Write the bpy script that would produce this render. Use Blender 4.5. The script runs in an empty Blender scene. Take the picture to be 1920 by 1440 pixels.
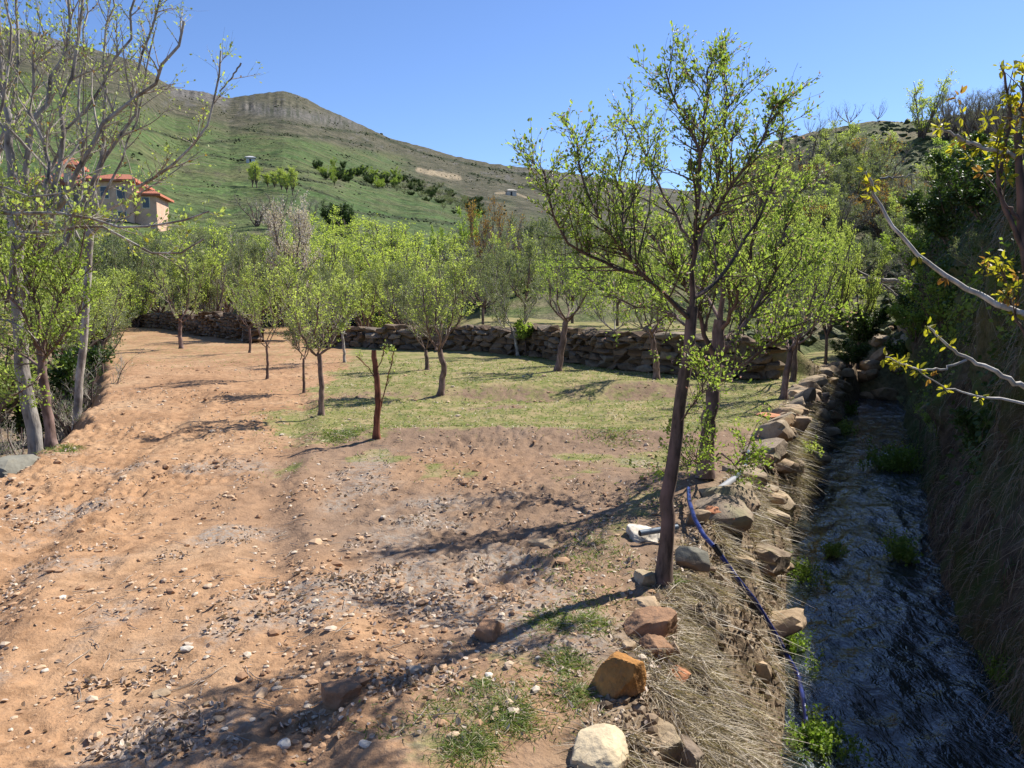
import bpy, bmesh, math, random
import numpy as np
from mathutils import Vector, Matrix
R = math.radians
SC = bpy.context.scene
COL = SC.collection

# ------------------------------------------------------------------ camera, sky, sun, exposure
F = 1450.0                      # focal length in pixels of the 1920 px wide photograph
PITCH = math.atan(180 / F)
EYE = 1.6
cam_d = bpy.data.cameras.new('camera'); cam = bpy.data.objects.new('camera', cam_d); COL.objects.link(cam)
cam_d.sensor_width = 36; cam_d.lens = F / 1920 * 36; cam_d.clip_start = .05; cam_d.clip_end = 6000
cam.location = (0, 0, EYE); cam.rotation_euler = (math.pi / 2 - PITCH, 0, 0)
SC.camera = cam
SUN_AZ, SUN_EL = R(53), R(47)
w = bpy.data.worlds.new('World'); SC.world = w; w.use_nodes = True
nt = w.node_tree; bg = nt.nodes['Background']
sky = nt.nodes.new('ShaderNodeTexSky'); sky.sky_type = 'NISHITA'; sky.sun_disc = False
sky.sun_elevation = SUN_EL; sky.sun_rotation = SUN_AZ; sky.altitude = 1200; sky.air_density = 1.0; sky.dust_density = .35; sky.ozone_density = 6
tn = nt.nodes.new('ShaderNodeMix'); tn.data_type = 'RGBA'; tn.blend_type = 'MULTIPLY'; tn.inputs[0].default_value = 1; tn.inputs[7].default_value = (.97, .98, 1.10, 1)
nt.links.new(sky.outputs[0], tn.inputs[6]); nt.links.new(tn.outputs[2], bg.inputs[0]); bg.inputs[1].default_value = .10
sl = bpy.data.lights.new('sun', 'SUN'); sl.energy = 5.0; sl.angle = R(.53); sl.color = (1, .95, .87)
so = bpy.data.objects.new('sun', sl); COL.objects.link(so)
SUND = Vector((math.sin(SUN_AZ) * math.cos(SUN_EL), math.cos(SUN_AZ) * math.cos(SUN_EL), math.sin(SUN_EL)))
so.rotation_euler = SUND.to_track_quat('Z', 'Y').to_euler(); so.location = (20, 20, 40)
SC.view_settings.view_transform = 'Standard'; SC.view_settings.look = 'None'
SC.view_settings.exposure = .7; SC.view_settings.gamma = 1; SC.view_settings.use_curve_mapping = False
SC.render.engine = 'CYCLES'
SC.cycles.max_bounces = 6; SC.cycles.diffuse_bounces = 3; SC.cycles.transmission_bounces = 4; SC.cycles.transparent_max_bounces = 6
SC.cycles.sample_clamp_indirect = 4

# ------------------------------------------------------------------ pixel <-> world
CP, SP = math.cos(PITCH), math.sin(PITCH)
def ray(px, py):
    a = (px - 960) / F; b = (720 - py) / F
    return np.array([a, CP + SP * b, -SP + CP * b])
def at(px, py, Y):                     # the point seen at that pixel, Y metres ahead
    d = ray(px, py); return np.array([0, 0, EYE]) + d * (Y / d[1])
def hit(px, py, z=0.0):                # the point seen at that pixel on the level z
    d = ray(px, py); return np.array([0, 0, EYE]) + d * ((z - EYE) / d[2])

# ------------------------------------------------------------------ numpy noise
def _h(ix, iy, iz, seed):
    n = (ix.astype(np.int64) * 374761393 + iy.astype(np.int64) * 668265263 + iz.astype(np.int64) * 2147483647 + seed * 1274126177) & 0xffffffff
    n = ((n ^ (n >> 13)) * 1274126177) & 0xffffffff
    n = ((n ^ (n >> 16)) * 2246822519) & 0xffffffff
    return ((n ^ (n >> 15)) & 0xffffff) / float(0xffffff)
def vn(x, y, z=0.0, seed=0):
    x, y, z = np.broadcast_arrays(np.asarray(x, float), np.asarray(y, float), np.asarray(z, float))
    ix, iy, iz = np.floor(x), np.floor(y), np.floor(z)
    fx, fy, fz = x - ix, y - iy, z - iz
    fx = fx * fx * (3 - 2 * fx); fy = fy * fy * (3 - 2 * fy); fz = fz * fz * (3 - 2 * fz)
    def L(a, b, t): return a + (b - a) * t
    def P(dz):
        a = L(_h(ix, iy, iz + dz, seed), _h(ix + 1, iy, iz + dz, seed), fx)
        b = L(_h(ix, iy + 1, iz + dz, seed), _h(ix + 1, iy + 1, iz + dz, seed), fx)
        return L(a, b, fy)
    if not np.any(fz) : return P(0) * 2 - 1
    return L(P(0), P(1), fz) * 2 - 1
def fbm(x, y, z=0.0, o=4, seed=0, g=.5):
    s = 0; a = 1; t = 0
    for i in range(o):
        s = s + a * vn(np.asarray(x) * 2.03 ** i, np.asarray(y) * 2.03 ** i, np.asarray(z) * 2.03 ** i, seed + i * 17); t += a; a *= g
    return s / t
def sst(a, b, x):
    t = np.clip((np.asarray(x, float) - a) / (b - a), 0, 1); return t * t * (3 - 2 * t)

# ------------------------------------------------------------------ mesh helpers
def mesh(name, V, faces, mats=(), mi=None, smooth=False, attrs=None):
    """V (n,3); faces: list of int arrays (m,3) or (m,4)"""
    V = np.asarray(V, np.float32).reshape(-1, 3)
    me = bpy.data.meshes.new(name)
    faces = [np.asarray(f, np.int32) for f in faces if len(f)]
    cnt = np.concatenate([np.full(len(f), f.shape[1], np.int32) for f in faces]) if faces else np.zeros(0, np.int32)
    idx = np.concatenate([f.ravel() for f in faces]) if faces else np.zeros(0, np.int32)
    me.vertices.add(len(V)); me.vertices.foreach_set('co', V.ravel())
    me.loops.add(len(idx)); me.loops.foreach_set('vertex_index', idx)
    me.polygons.add(len(cnt)); st = np.concatenate([[0], np.cumsum(cnt)[:-1]]).astype(np.int32) if len(cnt) else cnt
    me.polygons.foreach_set('loop_start', st)
    for m in mats: me.materials.append(m)
    if mi is not None: me.polygons.foreach_set('material_index', np.asarray(mi, np.int32))
    me.polygons.foreach_set('use_smooth', np.full(len(cnt), smooth, bool))
    for k, a in (attrs or {}).items():
        a = np.asarray(a, np.float32)
        if a.ndim == 1:
            at_ = me.attributes.new(k, 'FLOAT', 'POINT'); at_.data.foreach_set('value', a)
        else:
            at_ = me.attributes.new(k, 'FLOAT_COLOR', 'POINT')
            c = np.ones((len(a), 4), np.float32); c[:, :a.shape[1]] = a; at_.data.foreach_set('color', c.ravel())
    me.update(calc_edges=True)
    return me
def tag(o, label=None, cat=None, group=None, kind=None):
    if label: o['label'] = label
    if cat: o['category'] = cat
    if group: o['group'] = group
    if kind: o['kind'] = kind
    return o
def link(name, data, parent=None, loc=None):
    o = bpy.data.objects.new(name, data); COL.objects.link(o)
    if parent is not None: o.parent = parent
    if loc is not None: o.location = loc
    return o
def thing(name, loc, label, cat, group=None, rz=0, sc=None):
    o = link(name, None, None, loc); o.rotation_euler.z = rz; o.empty_display_size = .1
    if sc: o.scale = (sc, sc, sc) if not isinstance(sc, tuple) else sc
    return tag(o, label, cat, group)
def grid_faces(nr, nc):
    i = np.arange((nr - 1) * (nc - 1)); r = i // (nc - 1); c = i % (nc - 1); a = r * nc + c
    return np.stack([a, a + 1, a + nc + 1, a + nc], 1)

# ------------------------------------------------------------------ materials
class NT:
    def __init__(s, name):
        s.m = bpy.data.materials.new(name); s.m.use_nodes = True; s.t = s.m.node_tree
        s.b = s.t.nodes['Principled BSDF']; s.out = s.t.nodes['Material Output']
        s.b.inputs['Roughness'].default_value = .85; s.b.inputs['Specular IOR Level'].default_value = .25
    def n(s, ty, **k):
        o = s.t.nodes.new(ty)
        for a, v in k.items(): setattr(o, a, v)
        return o
    def l(s, a, b): s.t.links.new(a, b)
    def coord(s, which='Object'):
        return s.n('ShaderNodeTexCoord').outputs[which]
    def noise(s, scale, detail=4, rough=.55, vec=None, dist=0):
        o = s.n('ShaderNodeTexNoise'); o.inputs['Scale'].default_value = scale; o.inputs['Detail'].default_value = detail
        o.inputs['Roughness'].default_value = rough; o.inputs['Distortion'].default_value = dist
        s.l(vec if vec is not None else s.coord(), o.inputs['Vector']); return o.outputs['Fac']
    def vor(s, scale, vec=None, feature='F1', out='Distance'):
        o = s.n('ShaderNodeTexVoronoi', feature=feature); o.inputs['Scale'].default_value = scale
        s.l(vec if vec is not None else s.coord(), o.inputs['Vector']); return o.outputs[out]
    def ramp(s, fac, stops):
        o = s.n('ShaderNodeValToRGB'); e = o.color_ramp.elements
        while len(e) < len(stops): e.new(.5)
        for x, (p, c) in zip(e, stops): x.position = p; x.color = (*c, 1) if len(c) == 3 else c
        s.l(fac, o.inputs[0]); return o.outputs[0]
    def mix(s, fac, a, b, mode='MIX'):
        o = s.n('ShaderNodeMix', data_type='RGBA', blend_type=mode)
        for v, k in ((fac, 0), (a, 6), (b, 7)):
            if isinstance(v, (int, float)): o.inputs[k].default_value = v
            elif isinstance(v, tuple): o.inputs[k].default_value = (*v, 1)
            else: s.l(v, o.inputs[k])
        return o.outputs[2]
    def math(s, op, a, b=0.0, clamp=False):
        o = s.n('ShaderNodeMath', operation=op); o.use_clamp = clamp
        for v, k in ((a, 0), (b, 1)):
            if isinstance(v, (int, float)): o.inputs[k].default_value = v
            else: s.l(v, o.inputs[k])
        return o.outputs[0]
    def attr(s, name, out='Fac'):
        return s.n('ShaderNodeAttribute', attribute_name=name).outputs[out]
    def bump(s, h, dist=.01, strength=1.0):
        o = s.n('ShaderNodeBump'); o.inputs['Distance'].default_value = dist; o.inputs['Strength'].default_value = strength
        s.l(h, o.inputs['Height']); s.l(o.outputs[0], s.b.inputs['Normal']); return o
    def color(s, c):
        if isinstance(c, tuple): s.b.inputs['Base Color'].default_value = (*c, 1)
        else: s.l(c, s.b.inputs['Base Color'])

def M_leaf(name, c1, c2, trans=.45, gain=1.5, rough=.5):
    s = NT(name); r = s.attr('rnd')
    c = s.mix(r, c1, c2)
    s.color(c); s.b.inputs['Roughness'].default_value = rough; s.b.inputs['Specular IOR Level'].default_value = .35
    t = s.n('ShaderNodeBsdfTranslucent')
    s.l(s.mix(1.0, c, (gain, gain * 1.06, gain * .55), 'MULTIPLY'), t.inputs[0])
    mx = s.n('ShaderNodeMixShader'); mx.inputs[0].default_value = trans
    s.l(s.b.outputs[0], mx.inputs[1]); s.l(t.outputs[0], mx.inputs[2]); s.l(mx.outputs[0], s.out.inputs[0])
    return s.m
def M_bark(name, c1, c2, scale=30, stretch=.25, bump=.004, c3=None):
    s = NT(name)
    mp = s.n('ShaderNodeMapping'); mp.inputs['Scale'].default_value = (1, 1, stretch); s.l(s.coord(), mp.inputs[0])
    n1 = s.noise(scale, 5, .6, mp.outputs[0]); n2 = s.noise(scale * .17, 3, .5)
    c = s.ramp(n1, [(.35, c1), (.62, c2)])
    if c3: c = s.mix(s.math('MULTIPLY', s.ramp(n2, [(.45, (0, 0, 0)), (.6, (1, 1, 1))]), .8), c, c3)
    s.color(c); s.bump(n1, bump); return s.m
def M_stone(name, cols, scale=9, bump=.01, lichen=None):
    s = NT(name); rnd = s.n('ShaderNodeObjectInfo').outputs['Random']
    mp = s.n('ShaderNodeMapping'); s.l(s.coord(), mp.inputs[0])
    cb = s.n('ShaderNodeCombineXYZ'); m10 = s.math('MULTIPLY', rnd, 37.0)
    s.l(m10, cb.inputs[0]); s.l(m10, cb.inputs[1]); s.l(cb.outputs[0], mp.inputs['Location'])
    n1 = s.noise(scale, 8, .65, mp.outputs[0]); n2 = s.noise(scale * 5, 4, .6, mp.outputs[0])
    k = len(cols); base = s.ramp(rnd, [(i / max(1, k - 1) * .9 + .05 if k > 1 else 0, c) for i, c in enumerate(cols)]) if k > 1 else s.mix(0.0, cols[0], cols[0])
    c = s.mix(1.0, base, s.ramp(n1, [(.3, (.5, .47, .43)), (.55, (1, 1, 1)), (.75, (1.25, 1.22, 1.15))]), 'MULTIPLY')
    c = s.mix(s.ramp(n2, [(.55, (0, 0, 0)), (.75, (.45, .45, .45))]), c, (.12, .1, .08))
    if lichen: c = s.mix(s.ramp(s.noise(scale * .6, 4, .5, mp.outputs[0]), [(.55, (0, 0, 0)), (.7, (.7, .7, .7))]), c, lichen)
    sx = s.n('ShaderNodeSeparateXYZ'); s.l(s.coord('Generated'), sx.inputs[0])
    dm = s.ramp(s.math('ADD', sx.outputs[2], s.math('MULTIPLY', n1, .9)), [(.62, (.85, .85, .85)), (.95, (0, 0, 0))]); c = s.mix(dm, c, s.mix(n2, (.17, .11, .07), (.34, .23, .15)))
    s.color(c); s.bump(s.math('ADD', n1, s.math('MULTIPLY', n2, .5)), bump * 1.4); s.b.inputs['Roughness'].default_value = .95
    return s.m

# ------------------------------------------------------------------ stream and terrain functions
WZ = -.95
_wl = [hit(1470, 1440, WZ), hit(1478, 1300, WZ), hit(1476, 1100, WZ), hit(1488, 1000, WZ), hit(1530, 890, WZ), hit(1565, 800, WZ), hit(1640, 715, WZ)]
_wr = [hit(1900, 1440, WZ), hit(1840, 1300, WZ), hit(1762, 1100, WZ), hit(1732, 1000, WZ), hit(1722, 890, WZ), hit(1692, 800, WZ), hit(1702, 715, WZ)]
def _tab(a):
    a = sorted([(p[1], p[0]) for p in a]); y = [q[0] for q in a]; x = [q[1] for q in a]
    s0 = (x[1] - x[0]) / (y[1] - y[0]); s1 = (x[-1] - x[-2]) / (y[-1] - y[-2])
    y = [y[0] - 12] + y + [y[-1] + 30]; x = [x[0] - 12 * min(s0, .42)] + x + [x[-1] + 30 * s1]
    return np.array(y), np.array(x)
WLt, WRt = _tab(_wl), _tab(_wr)
def wl(y): return np.interp(y, *WLt)
def wr(y): return np.interp(y, *WRt)
_ed = [hit(1140, 1440), hit(1170, 1330), hit(1235, 1190), hit(1262, 1080), hit(1345, 960), hit(1425, 850), hit(1500, 742), hit(1590, 692)]
EDt = _tab(_ed)
def edge(y): return np.minimum(np.interp(y, *EDt), wl(y) - .35)
_le = [hit(-60, 940), hit(70, 855), hit(150, 800), hit(185, 735), hit(200, 690), hit(190, 650), hit(220, 620)]
LEt = _tab(_le)
def ledge(y): return np.where(y < _le[0][1], _le[0][0] - (_le[0][1] - y) * .25, np.interp(y, *LEt))
# wall line
_wa = [hit(250, 610), hit(330, 618), hit(460, 640), hit(560, 650), hit(700, 653), hit(850, 657), hit(1010, 667), hit(1160, 690), hit(1300, 705), hit(1420, 712)]
WA = np.array([p[:2] for p in _wa])
def wally(x): return np.interp(x, WA[:, 0], WA[:, 1])
_pts = lambda px, py: hit(px, py)
RET0, RET1 = hit(560, 650)[0], hit(1500, 712)[0]
BL = hit(880, 640)[0]
def grassy(x, y):
    """amount of short grass on the orchard ground"""
    n = fbm(x * .9, y * .9, 0, 4, 5); n2 = fbm(x * 4, y * 4, 0, 3, 9)
    g = 1.4 * sst(7.8, 8.6, y + .25 * n2 + .35 * n) * sst(-3.4, -1.8, x + .12 * (y - 9) + .6 * n) * (1 - .55 * sst(12.5, 11.6, y) * 0)
    # dug mounds under the trees stay bare
    for (mx, my, rx, ry) in ((-.2, 11.6, 1.3, .7), (2.0, 12.1, 1.5, .75), (-2.1, 11.5, .9, .5), (-.2, 10.2, .9, .28)):
        g = g * (1 - .7 * np.exp(-(((x - mx) / rx) ** 2 + ((y - my) / ry) ** 2) ** 1.5))
    e = edge(y)
    g = np.maximum(g, .8 * np.exp(-((x - e + .55) / .25) ** 2) * sst(-.15, .3, n) * sst(9, 6, y))
    g = np.maximum(g, .75 * sst(0.05, .45, fbm(x * 1.5 + 3, y * 1.5, 0, 3, 31)) * sst(5.6, 7.2, y) * sst(-3.2, -1.5, x))
    g = np.maximum(g, .35 * sst(13, 18, y))
    return np.clip(g * (1 - .45 * sst(6.5, 5, y)), 0, 1)
def ground_z(x, y, fine=True):
    x = np.asarray(x, float); y = np.asarray(y, float)
    z = .05 * fbm(x * .35, y * .35, 0, 3, 2) + .03 * fbm(x * 1.3, y * 1.3, 0, 3, 3)
    # dug basins and mounds
    for (mx, my, rx, ry, a) in ((-.2, 12.1, 1.6, .45, .10), (-.2, 11.3, 1.4, .45, -.10), (2.0, 12.5, 1.5, .4, .11), (2.0, 11.7, 1.4, .45, -.13),
                                (-2.2, 12.2, 1.0, .4, .05), (.1, 8.2, 2.6, .35, .10), (-.4, 6.9, .8, .3, .05), (1.0, 6.3, .9, .35, .05), (-3.4, 9.2, .8, .25, .04)):
        z = z + a * np.exp(-(((x - mx) / rx) ** 2 + ((y - my) / ry) ** 2))
    # wheel ruts along the left track
    rx = -2.0 - .27 * (y - 4) + .12 * np.sin(y * .8)
    for o in (-.75, .75):
        z = z - .035 * np.exp(-((x - rx - o) / .16) ** 2) * sst(14, 8, y) + .025 * np.exp(-((x - rx - o - .25) / .12) ** 2) * sst(14, 8, y)
    z = z + .10 * np.exp(-((x - edge(y) + .45) / .35) ** 2) * .5
    if fine:
        g = grassy(x, y); a = (1 - .75 * g)
        cl = fbm(x * 7, y * 7, 0, 4, 11); c2 = fbm(x * 22, y * 22, 0, 3, 12)
        patch = sst(-.25, .45, fbm(x * .9, y * .9, 0, 3, 14))
        z = z + a * (.02 * cl + (.022 * np.abs(cl) + .018 * c2 - .026 * np.abs(fbm(x * 12, y * 12, 0, 3, 15))) * (.35 + 1.3 * patch)) * sst(22, 8, y)
    # ground behind the walls
    wy = wally(x); beh = sst(0.15, .45, y - wy)
    z = z + beh * (.55 * sst(BL - 1.5, BL + .5, x) * sst(RET1 + 1, RET1 - .2, x) - .5 * sst(BL - 1, BL - 3, x))
    return z
def full_z(x, y, fine=True):
    """orchard, its two falling edges"""
    z = ground_z(x, y, fine)
    d = np.asarray(ledge(y)) - x
    g = sst(-.1, .75, d + .18 * fbm(x * 1.5, y * 1.5, 0, 3, 21)); z = z * (1 - g) + g * (-1.25 + .15 * fbm(x, y, 0, 3, 22))
    z = z + sst(2.6, 6.5, d) * 2.2
    return z
def gz(x, y): return float(full_z(np.array([x]), np.array([y]))[0])
def G(px, py):
    p = hit(px, py); return np.array([p[0], p[1], gz(p[0], p[1]) - .01])

# ------------------------------------------------------------------ ground sheets
def M_ground():
    s = NT('soil_and_short_grass'); co = s.coord()
    n1 = s.noise(.8, 5, .6); n2 = s.noise(9, 6, .65); n3 = s.noise(60, 4, .6); n4 = s.noise(2.6, 4, .6)
    soil = s.ramp(n1, [(.32, (.285, .165, .09)), (.5, (.375, .222, .122)), (.66, (.42, .27, .158))])
    soil = s.mix(1.0, soil, s.ramp(n2, [(.3, (.62, .58, .55)), (.52, (1, 1, 1)), (.72, (1.18, 1.14, 1.1))]), 'MULTIPLY')
    soil = s.mix(s.ramp(n3, [(.58, (0, 0, 0)), (.72, (.6, .6, .6))]), soil, (.46, .31, .19))
    soil = s.mix(s.ramp(n3, [(.28, (.55, .55, .55)), (.42, (0, 0, 0))]), soil, (.17, .11, .07))
    # greyer, darker earth
    soil = s.mix(s.attr('grey'), soil, s.mix(n2, (.15, .10, .068), (.30, .21, .145)))
    gr = s.ramp(n2, [(.3, (.10, .125, .035)), (.5, (.19, .19, .065)), (.7, (.30, .245, .12))])
    gr = s.mix(s.ramp(n4, [(.45, (0, 0, 0)), (.62, (.7, .7, .7))]), gr, (.36, .27, .15))
    g = s.attr('grass'); gm = s.math('ADD', g, s.math('MULTIPLY', s.math('SUBTRACT', s.noise(5, 6, .7), .5), 1.6))
    gm = s.ramp(gm, [(.35, (0, 0, 0)), (.62, (1, 1, 1))])
    c = s.mix(gm, soil, gr)
    lit = s.attr('litter'); lm = s.math('MULTIPLY', lit, s.ramp(s.noise(24, 5, .7), [(.42, (0, 0, 0)), (.55, (1, 1, 1))]))
    c = s.mix(lm, c, s.mix(n3, (.20, .17, .14), (.40, .36, .31)))
    bk = s.attr('bank'); c = s.mix(bk, c, s.ramp(n2, [(.3, (.08, .055, .035)), (.5, (.22, .16, .105)), (.7, (.36, .28, .19))]))
    s.color(c); s.bump(s.math('ADD', s.math('MULTIPLY', n2, .6), s.math('MULTIPLY', n3, .25)), .03)
    s.b.inputs['Roughness'].default_value = .95; s.b.inputs['Specular IOR Level'].default_value = .1
    return s.m
MG = M_ground()
def build_ground():
    # rows along y; columns run left edge -> bank edge -> water -> under the water
    ys = [-6.0]
    while ys[-1] < 46: ys.append(ys[-1] + max(.011, .0062 * max(ys[-1], 0)) * (1 if ys[-1] > 2.2 else 12))
    ys = np.array(ys); nr = len(ys)
    tl = np.linspace(0, 1, 50) ** 1.0          # far left
    tm = np.linspace(0, 1, 420)[1:]
    tb = np.linspace(0, 1, 46)[1:]
    tu = np.linspace(0, 1, 8)[1:]
    Y = ys[:, None]
    L = np.where(ys < _le[0][1], -3.0 - 0 * ys, 0) ; L = ledge(ys)[:, None]; L = np.minimum(L, -2.6)
    E = edge(ys)[:, None]; W_ = wl(ys)[:, None]; WR_ = wr(ys)[:, None]
    X = np.concatenate([L - 42 * (1 - tl[None]) ** 2.2 , L + (E - L) * tm[None], E + (W_ - E) * tb[None], W_ + (WR_ + .3 - W_) * tu[None]], 1)
    nc = X.shape[1]; Yg = np.broadcast_to(Y, X.shape)
    Z = full_z(X, Yg)
    # bank: lumpy fall to the water
    c0 = 50 + 419; tbv = np.concatenate([np.zeros(c0), tb, 1 + tu])[None]
    fall = sst(0, 1, tbv)
    n = fbm(X * 2.2, Yg * 2.2, 0, 4, 40); n2 = fbm(X * 7, Yg * 7, 0, 3, 41)
    far = sst(16, 24, Yg)
    prof = np.clip(tbv + .22 * n * np.sin(np.clip(tbv, 0, 1) * np.pi), 0, 1.1)
    stepn = np.clip(prof ** 1.7, 0, 1)
    Zb = (WZ - .05) * stepn + (.20 * n + .17 * n2 + .09 * fbm(X * 18, Yg * 18, 0, 3, 44)) * np.sin(np.clip(tbv, 0, 1) * np.pi)
    m = (tbv > 0)
    Z = np.where(m, Z * (1 - np.clip(tbv, 0, 1)) + Zb, Z)
    Z = np.where(tbv > 1, WZ - .05 - .22 * np.sin(np.clip((tbv - 1), 0, 1) * np.pi) + .04 * n2, Z)
    Z = Z - .02 * 0
    g = grassy(X, Yg) * (~m); gl = sst(.0, 1.0, L - X) * .5
    lit = sst(.05, .5, fbm(X * 1.6 + 9, Yg * 1.6, 0, 3, 51)) * sst(9, 6, Yg) * (~m) * .8
    grey = sst(-.15, .45, (X + 2.15 + .12 * (Yg - 5)) * .5 + .22 * fbm(X * .7, Yg * .7, 0, 3, 52)) * .9 * sst(3.3, 4.6, Yg + .4 * X) * (1 - .7 * np.exp(-(((X + .6) / .9) ** 2 + ((Yg - 6.8) / .7) ** 2)))
    grey = np.maximum(grey, .7 * sst(-.2, .5, fbm(X * 1.2, Yg * 1.2, 0, 4, 53)) * sst(-1.8, .5, X))
    bank = np.clip(np.where(m, 1.0, sst(-.35, 0, X - E) * .9), 0, 1); bank = np.maximum(bank, sst(-.1, .6, L - X))
    V = np.stack([X, Yg, Z], -1).reshape(-1, 3)
    me = mesh('ground', V, [grid_faces(nr, nc)], [MG], smooth=True,
              attrs=dict(grass=np.maximum(g, gl * .6).ravel(), litter=lit.ravel(), grey=grey.ravel(), bank=bank.ravel()))
    tag(link('ground', me), 'reddish brown tilled orchard soil with patches of short grass', None, None, 'structure')
    return X, Yg, Z
_gx = build_ground()
# look-up of the real bank height for placing things on it
def bank_pt(y, t):
    """point on the left bank at distance y; t 0 at the top edge, 1 at the water"""
    ys = _gx[1][:, 0]; r = int(np.argmin(abs(ys - y))); c = 469 + int(round(np.clip(t, 0, 1) * 44)) 
    return np.array([_gx[0][r, c], _gx[1][r, c], _gx[2][r, c]])
from mathutils.bvhtree import BVHTree
_bv = None
def on(px, py):
    """point of the ground mesh seen at this pixel"""
    global _bv
    if _bv is None:
        X, Y, Z = _gx; sr = slice(None, None, 3); V = np.stack([X[sr, ::3], Y[sr, ::3], Z[sr, ::3]], -1); nr, nc = V.shape[:2]
        _bv = BVHTree.FromPolygons([tuple(v) for v in V.reshape(-1, 3).tolist()], grid_faces(nr, nc).tolist())
    d = Vector(ray(px, py)).normalized(); h = _bv.ray_cast(Vector((0, 0, EYE)), d)
    if h[0] is None: return G(px, py)
    return np.array(h[0])
def down(x, y):
    on(960, 1400); h = _bv.ray_cast(Vector((x, y, 6)), Vector((0, 0, -1)))
    return h[0].z if h[0] is not None else 0.0

# right bank: a steep face above the water, then the field on top
CT = ([-8, 3, 5, 8, 10, 14, 18, 20, 22.5, 31], [3.2, 3.2, 3.25, 3.2, 3.25, 3.7, 4.0, 3.5, .6, -.4])
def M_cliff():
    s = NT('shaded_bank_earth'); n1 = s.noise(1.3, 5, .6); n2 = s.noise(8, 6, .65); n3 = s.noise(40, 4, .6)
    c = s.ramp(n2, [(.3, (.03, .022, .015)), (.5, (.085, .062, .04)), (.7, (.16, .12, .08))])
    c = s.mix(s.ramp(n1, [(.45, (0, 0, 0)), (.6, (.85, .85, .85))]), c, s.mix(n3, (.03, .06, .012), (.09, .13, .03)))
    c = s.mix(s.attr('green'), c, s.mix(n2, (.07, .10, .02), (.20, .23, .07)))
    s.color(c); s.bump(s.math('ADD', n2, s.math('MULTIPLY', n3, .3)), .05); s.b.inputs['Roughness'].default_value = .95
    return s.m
def cliff_xyz(y, t):
    """t 0..1 up the face, above 1 over the top"""
    y = np.asarray(y, float); t = np.asarray(t, float); top = np.interp(y, *CT); tt = np.clip(t, 0, 1); o = np.clip(t - 1, 0, None)
    setb = np.interp(y, [3, 6, 9, 14, 20], [1.35, 1.25, .85, .6, .55])
    n = fbm(y * 1.1, tt * 3, 0, 4, 60); n2 = fbm(y * 4, tt * 9, 0, 3, 61)
    x = wr(y) + .28 + setb * (tt ** .8) * 1.0 - .3 + (.42 * n + .18 * n2 + .07 * fbm(y * 11, tt * 26, 0, 3, 62)) * np.sin(np.pi * np.clip(tt, .08, 1)) + o * 14
    z = WZ - .15 + (top - WZ + .15) * sst(0, 1, tt) * .3 + (top - WZ + .15) * tt * .7 + .1 * n2 * tt + o * 1.2 + .25 * n * np.minimum(o * 3, 1)
    return x, y, z
def build_cliff():
    ys = np.concatenate([np.linspace(-6, 2.5, 20), 2.5 * (30 / 2.5) ** np.linspace(0, 1, 260)[1:]])
    t = np.concatenate([np.linspace(0, 1, 110), 1 + np.linspace(0, 1, 40)[1:] ** 1.5])
    Yg, T = np.meshgrid(ys, t, indexing='ij'); X, _, Z = cliff_xyz(Yg, T)
    V = np.stack([X, Yg, Z], -1).reshape(-1, 3)
    g = sst(.92, 1.05, T) * .9 + sst(.35, .6, T) * .4 * sst(-.2, .3, fbm(Yg * .6, T * 2, 0, 3, 70)); g = np.clip(g + .5 * sst(9, 14, Yg) * sst(.4, .1, T), 0, 1)
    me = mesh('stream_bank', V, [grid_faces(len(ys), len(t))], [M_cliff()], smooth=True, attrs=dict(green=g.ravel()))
    tag(link('stream_bank', me), 'high steep earth bank in deep shade along the right of the stream', None, None, 'structure')
build_cliff()

# ------------------------------------------------------------------ far terrain, built in fans (finer near, coarser far)
def smooth_tab(xs, ys): return lambda q: np.interp(q, xs, ys)
RIDGE = smooth_tab([-900, -300, 0, 40, 120, 200, 262, 300, 330, 380, 430, 470, 530, 560, 600, 650, 690, 740, 800, 850, 920, 1010, 1100, 1200, 1350, 1500, 2000, 2900],
                   [60, 20, 52, 52, 78, 98, 118, 150, 166, 172, 184, 177, 170, 177, 198, 222, 240, 262, 276, 292, 306, 316, 328, 345, 365, 400, 440, 440])
RR = smooth_tab([-900, 250, 420, 560, 1100, 2900], [650, 760, 900, 1050, 1150, 900])
R0 = 44.0
TG = np.linspace(0, 1, 220)
def mtn(px, t, fine=True):
    px = np.asarray(px, float); t = np.asarray(t, float); tc = np.clip(t, 0, 1)
    r = R0 * (RR(px) / R0) ** t
    nl = fbm(px / 170 + 3, tc * 5, 0, 4, 80); n2 = fbm(px / 34, tc * 22, 0, 4, 81)
    py = 592 + (RIDGE(px) - 592) * tc ** .72 + (9 * nl + (4.2 * n2 if fine else 0)) * np.sin(np.pi * tc) ** .7
    py = py + (1.6 * fbm(px / 9, px * 0, 0, 3, 82) if fine else 0) * sst(.8, 1, tc) + np.clip(t - 1, 0, 1) * 700
    # terrace steps
    band = np.sin(tc * 70 + 3 * nl) * .9 * sst(.45, .7, tc) if fine else 0
    py = py + band
    # rock faces below the summit and along the left rim
    cb = np.exp(-((tc - .93) / .016) ** 2) * sst(445, 470, px) * sst(690, 650, px)
    cb2 = np.exp(-((tc - .985) / .02) ** 2) * (sst(430, 400, px) * sst(300, 330, px) + sst(180, 120, px))
    r = r * (1 + .03 * (cb + cb2) * (fbm(px / 5, px * 0, 0, 2, 83)))
    a = (px - 960) / F
    y = r / np.sqrt(1 + a * a); x = a * y
    b = (720 - py) / F; dy = CP + SP * b; dz = -SP + CP * b
    # a camera ray of that pixel, its horizontal reach equal r
    k = r / np.sqrt(a * a + dy * dy); return k * a, k * dy, EYE + k * dz, py
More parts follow.
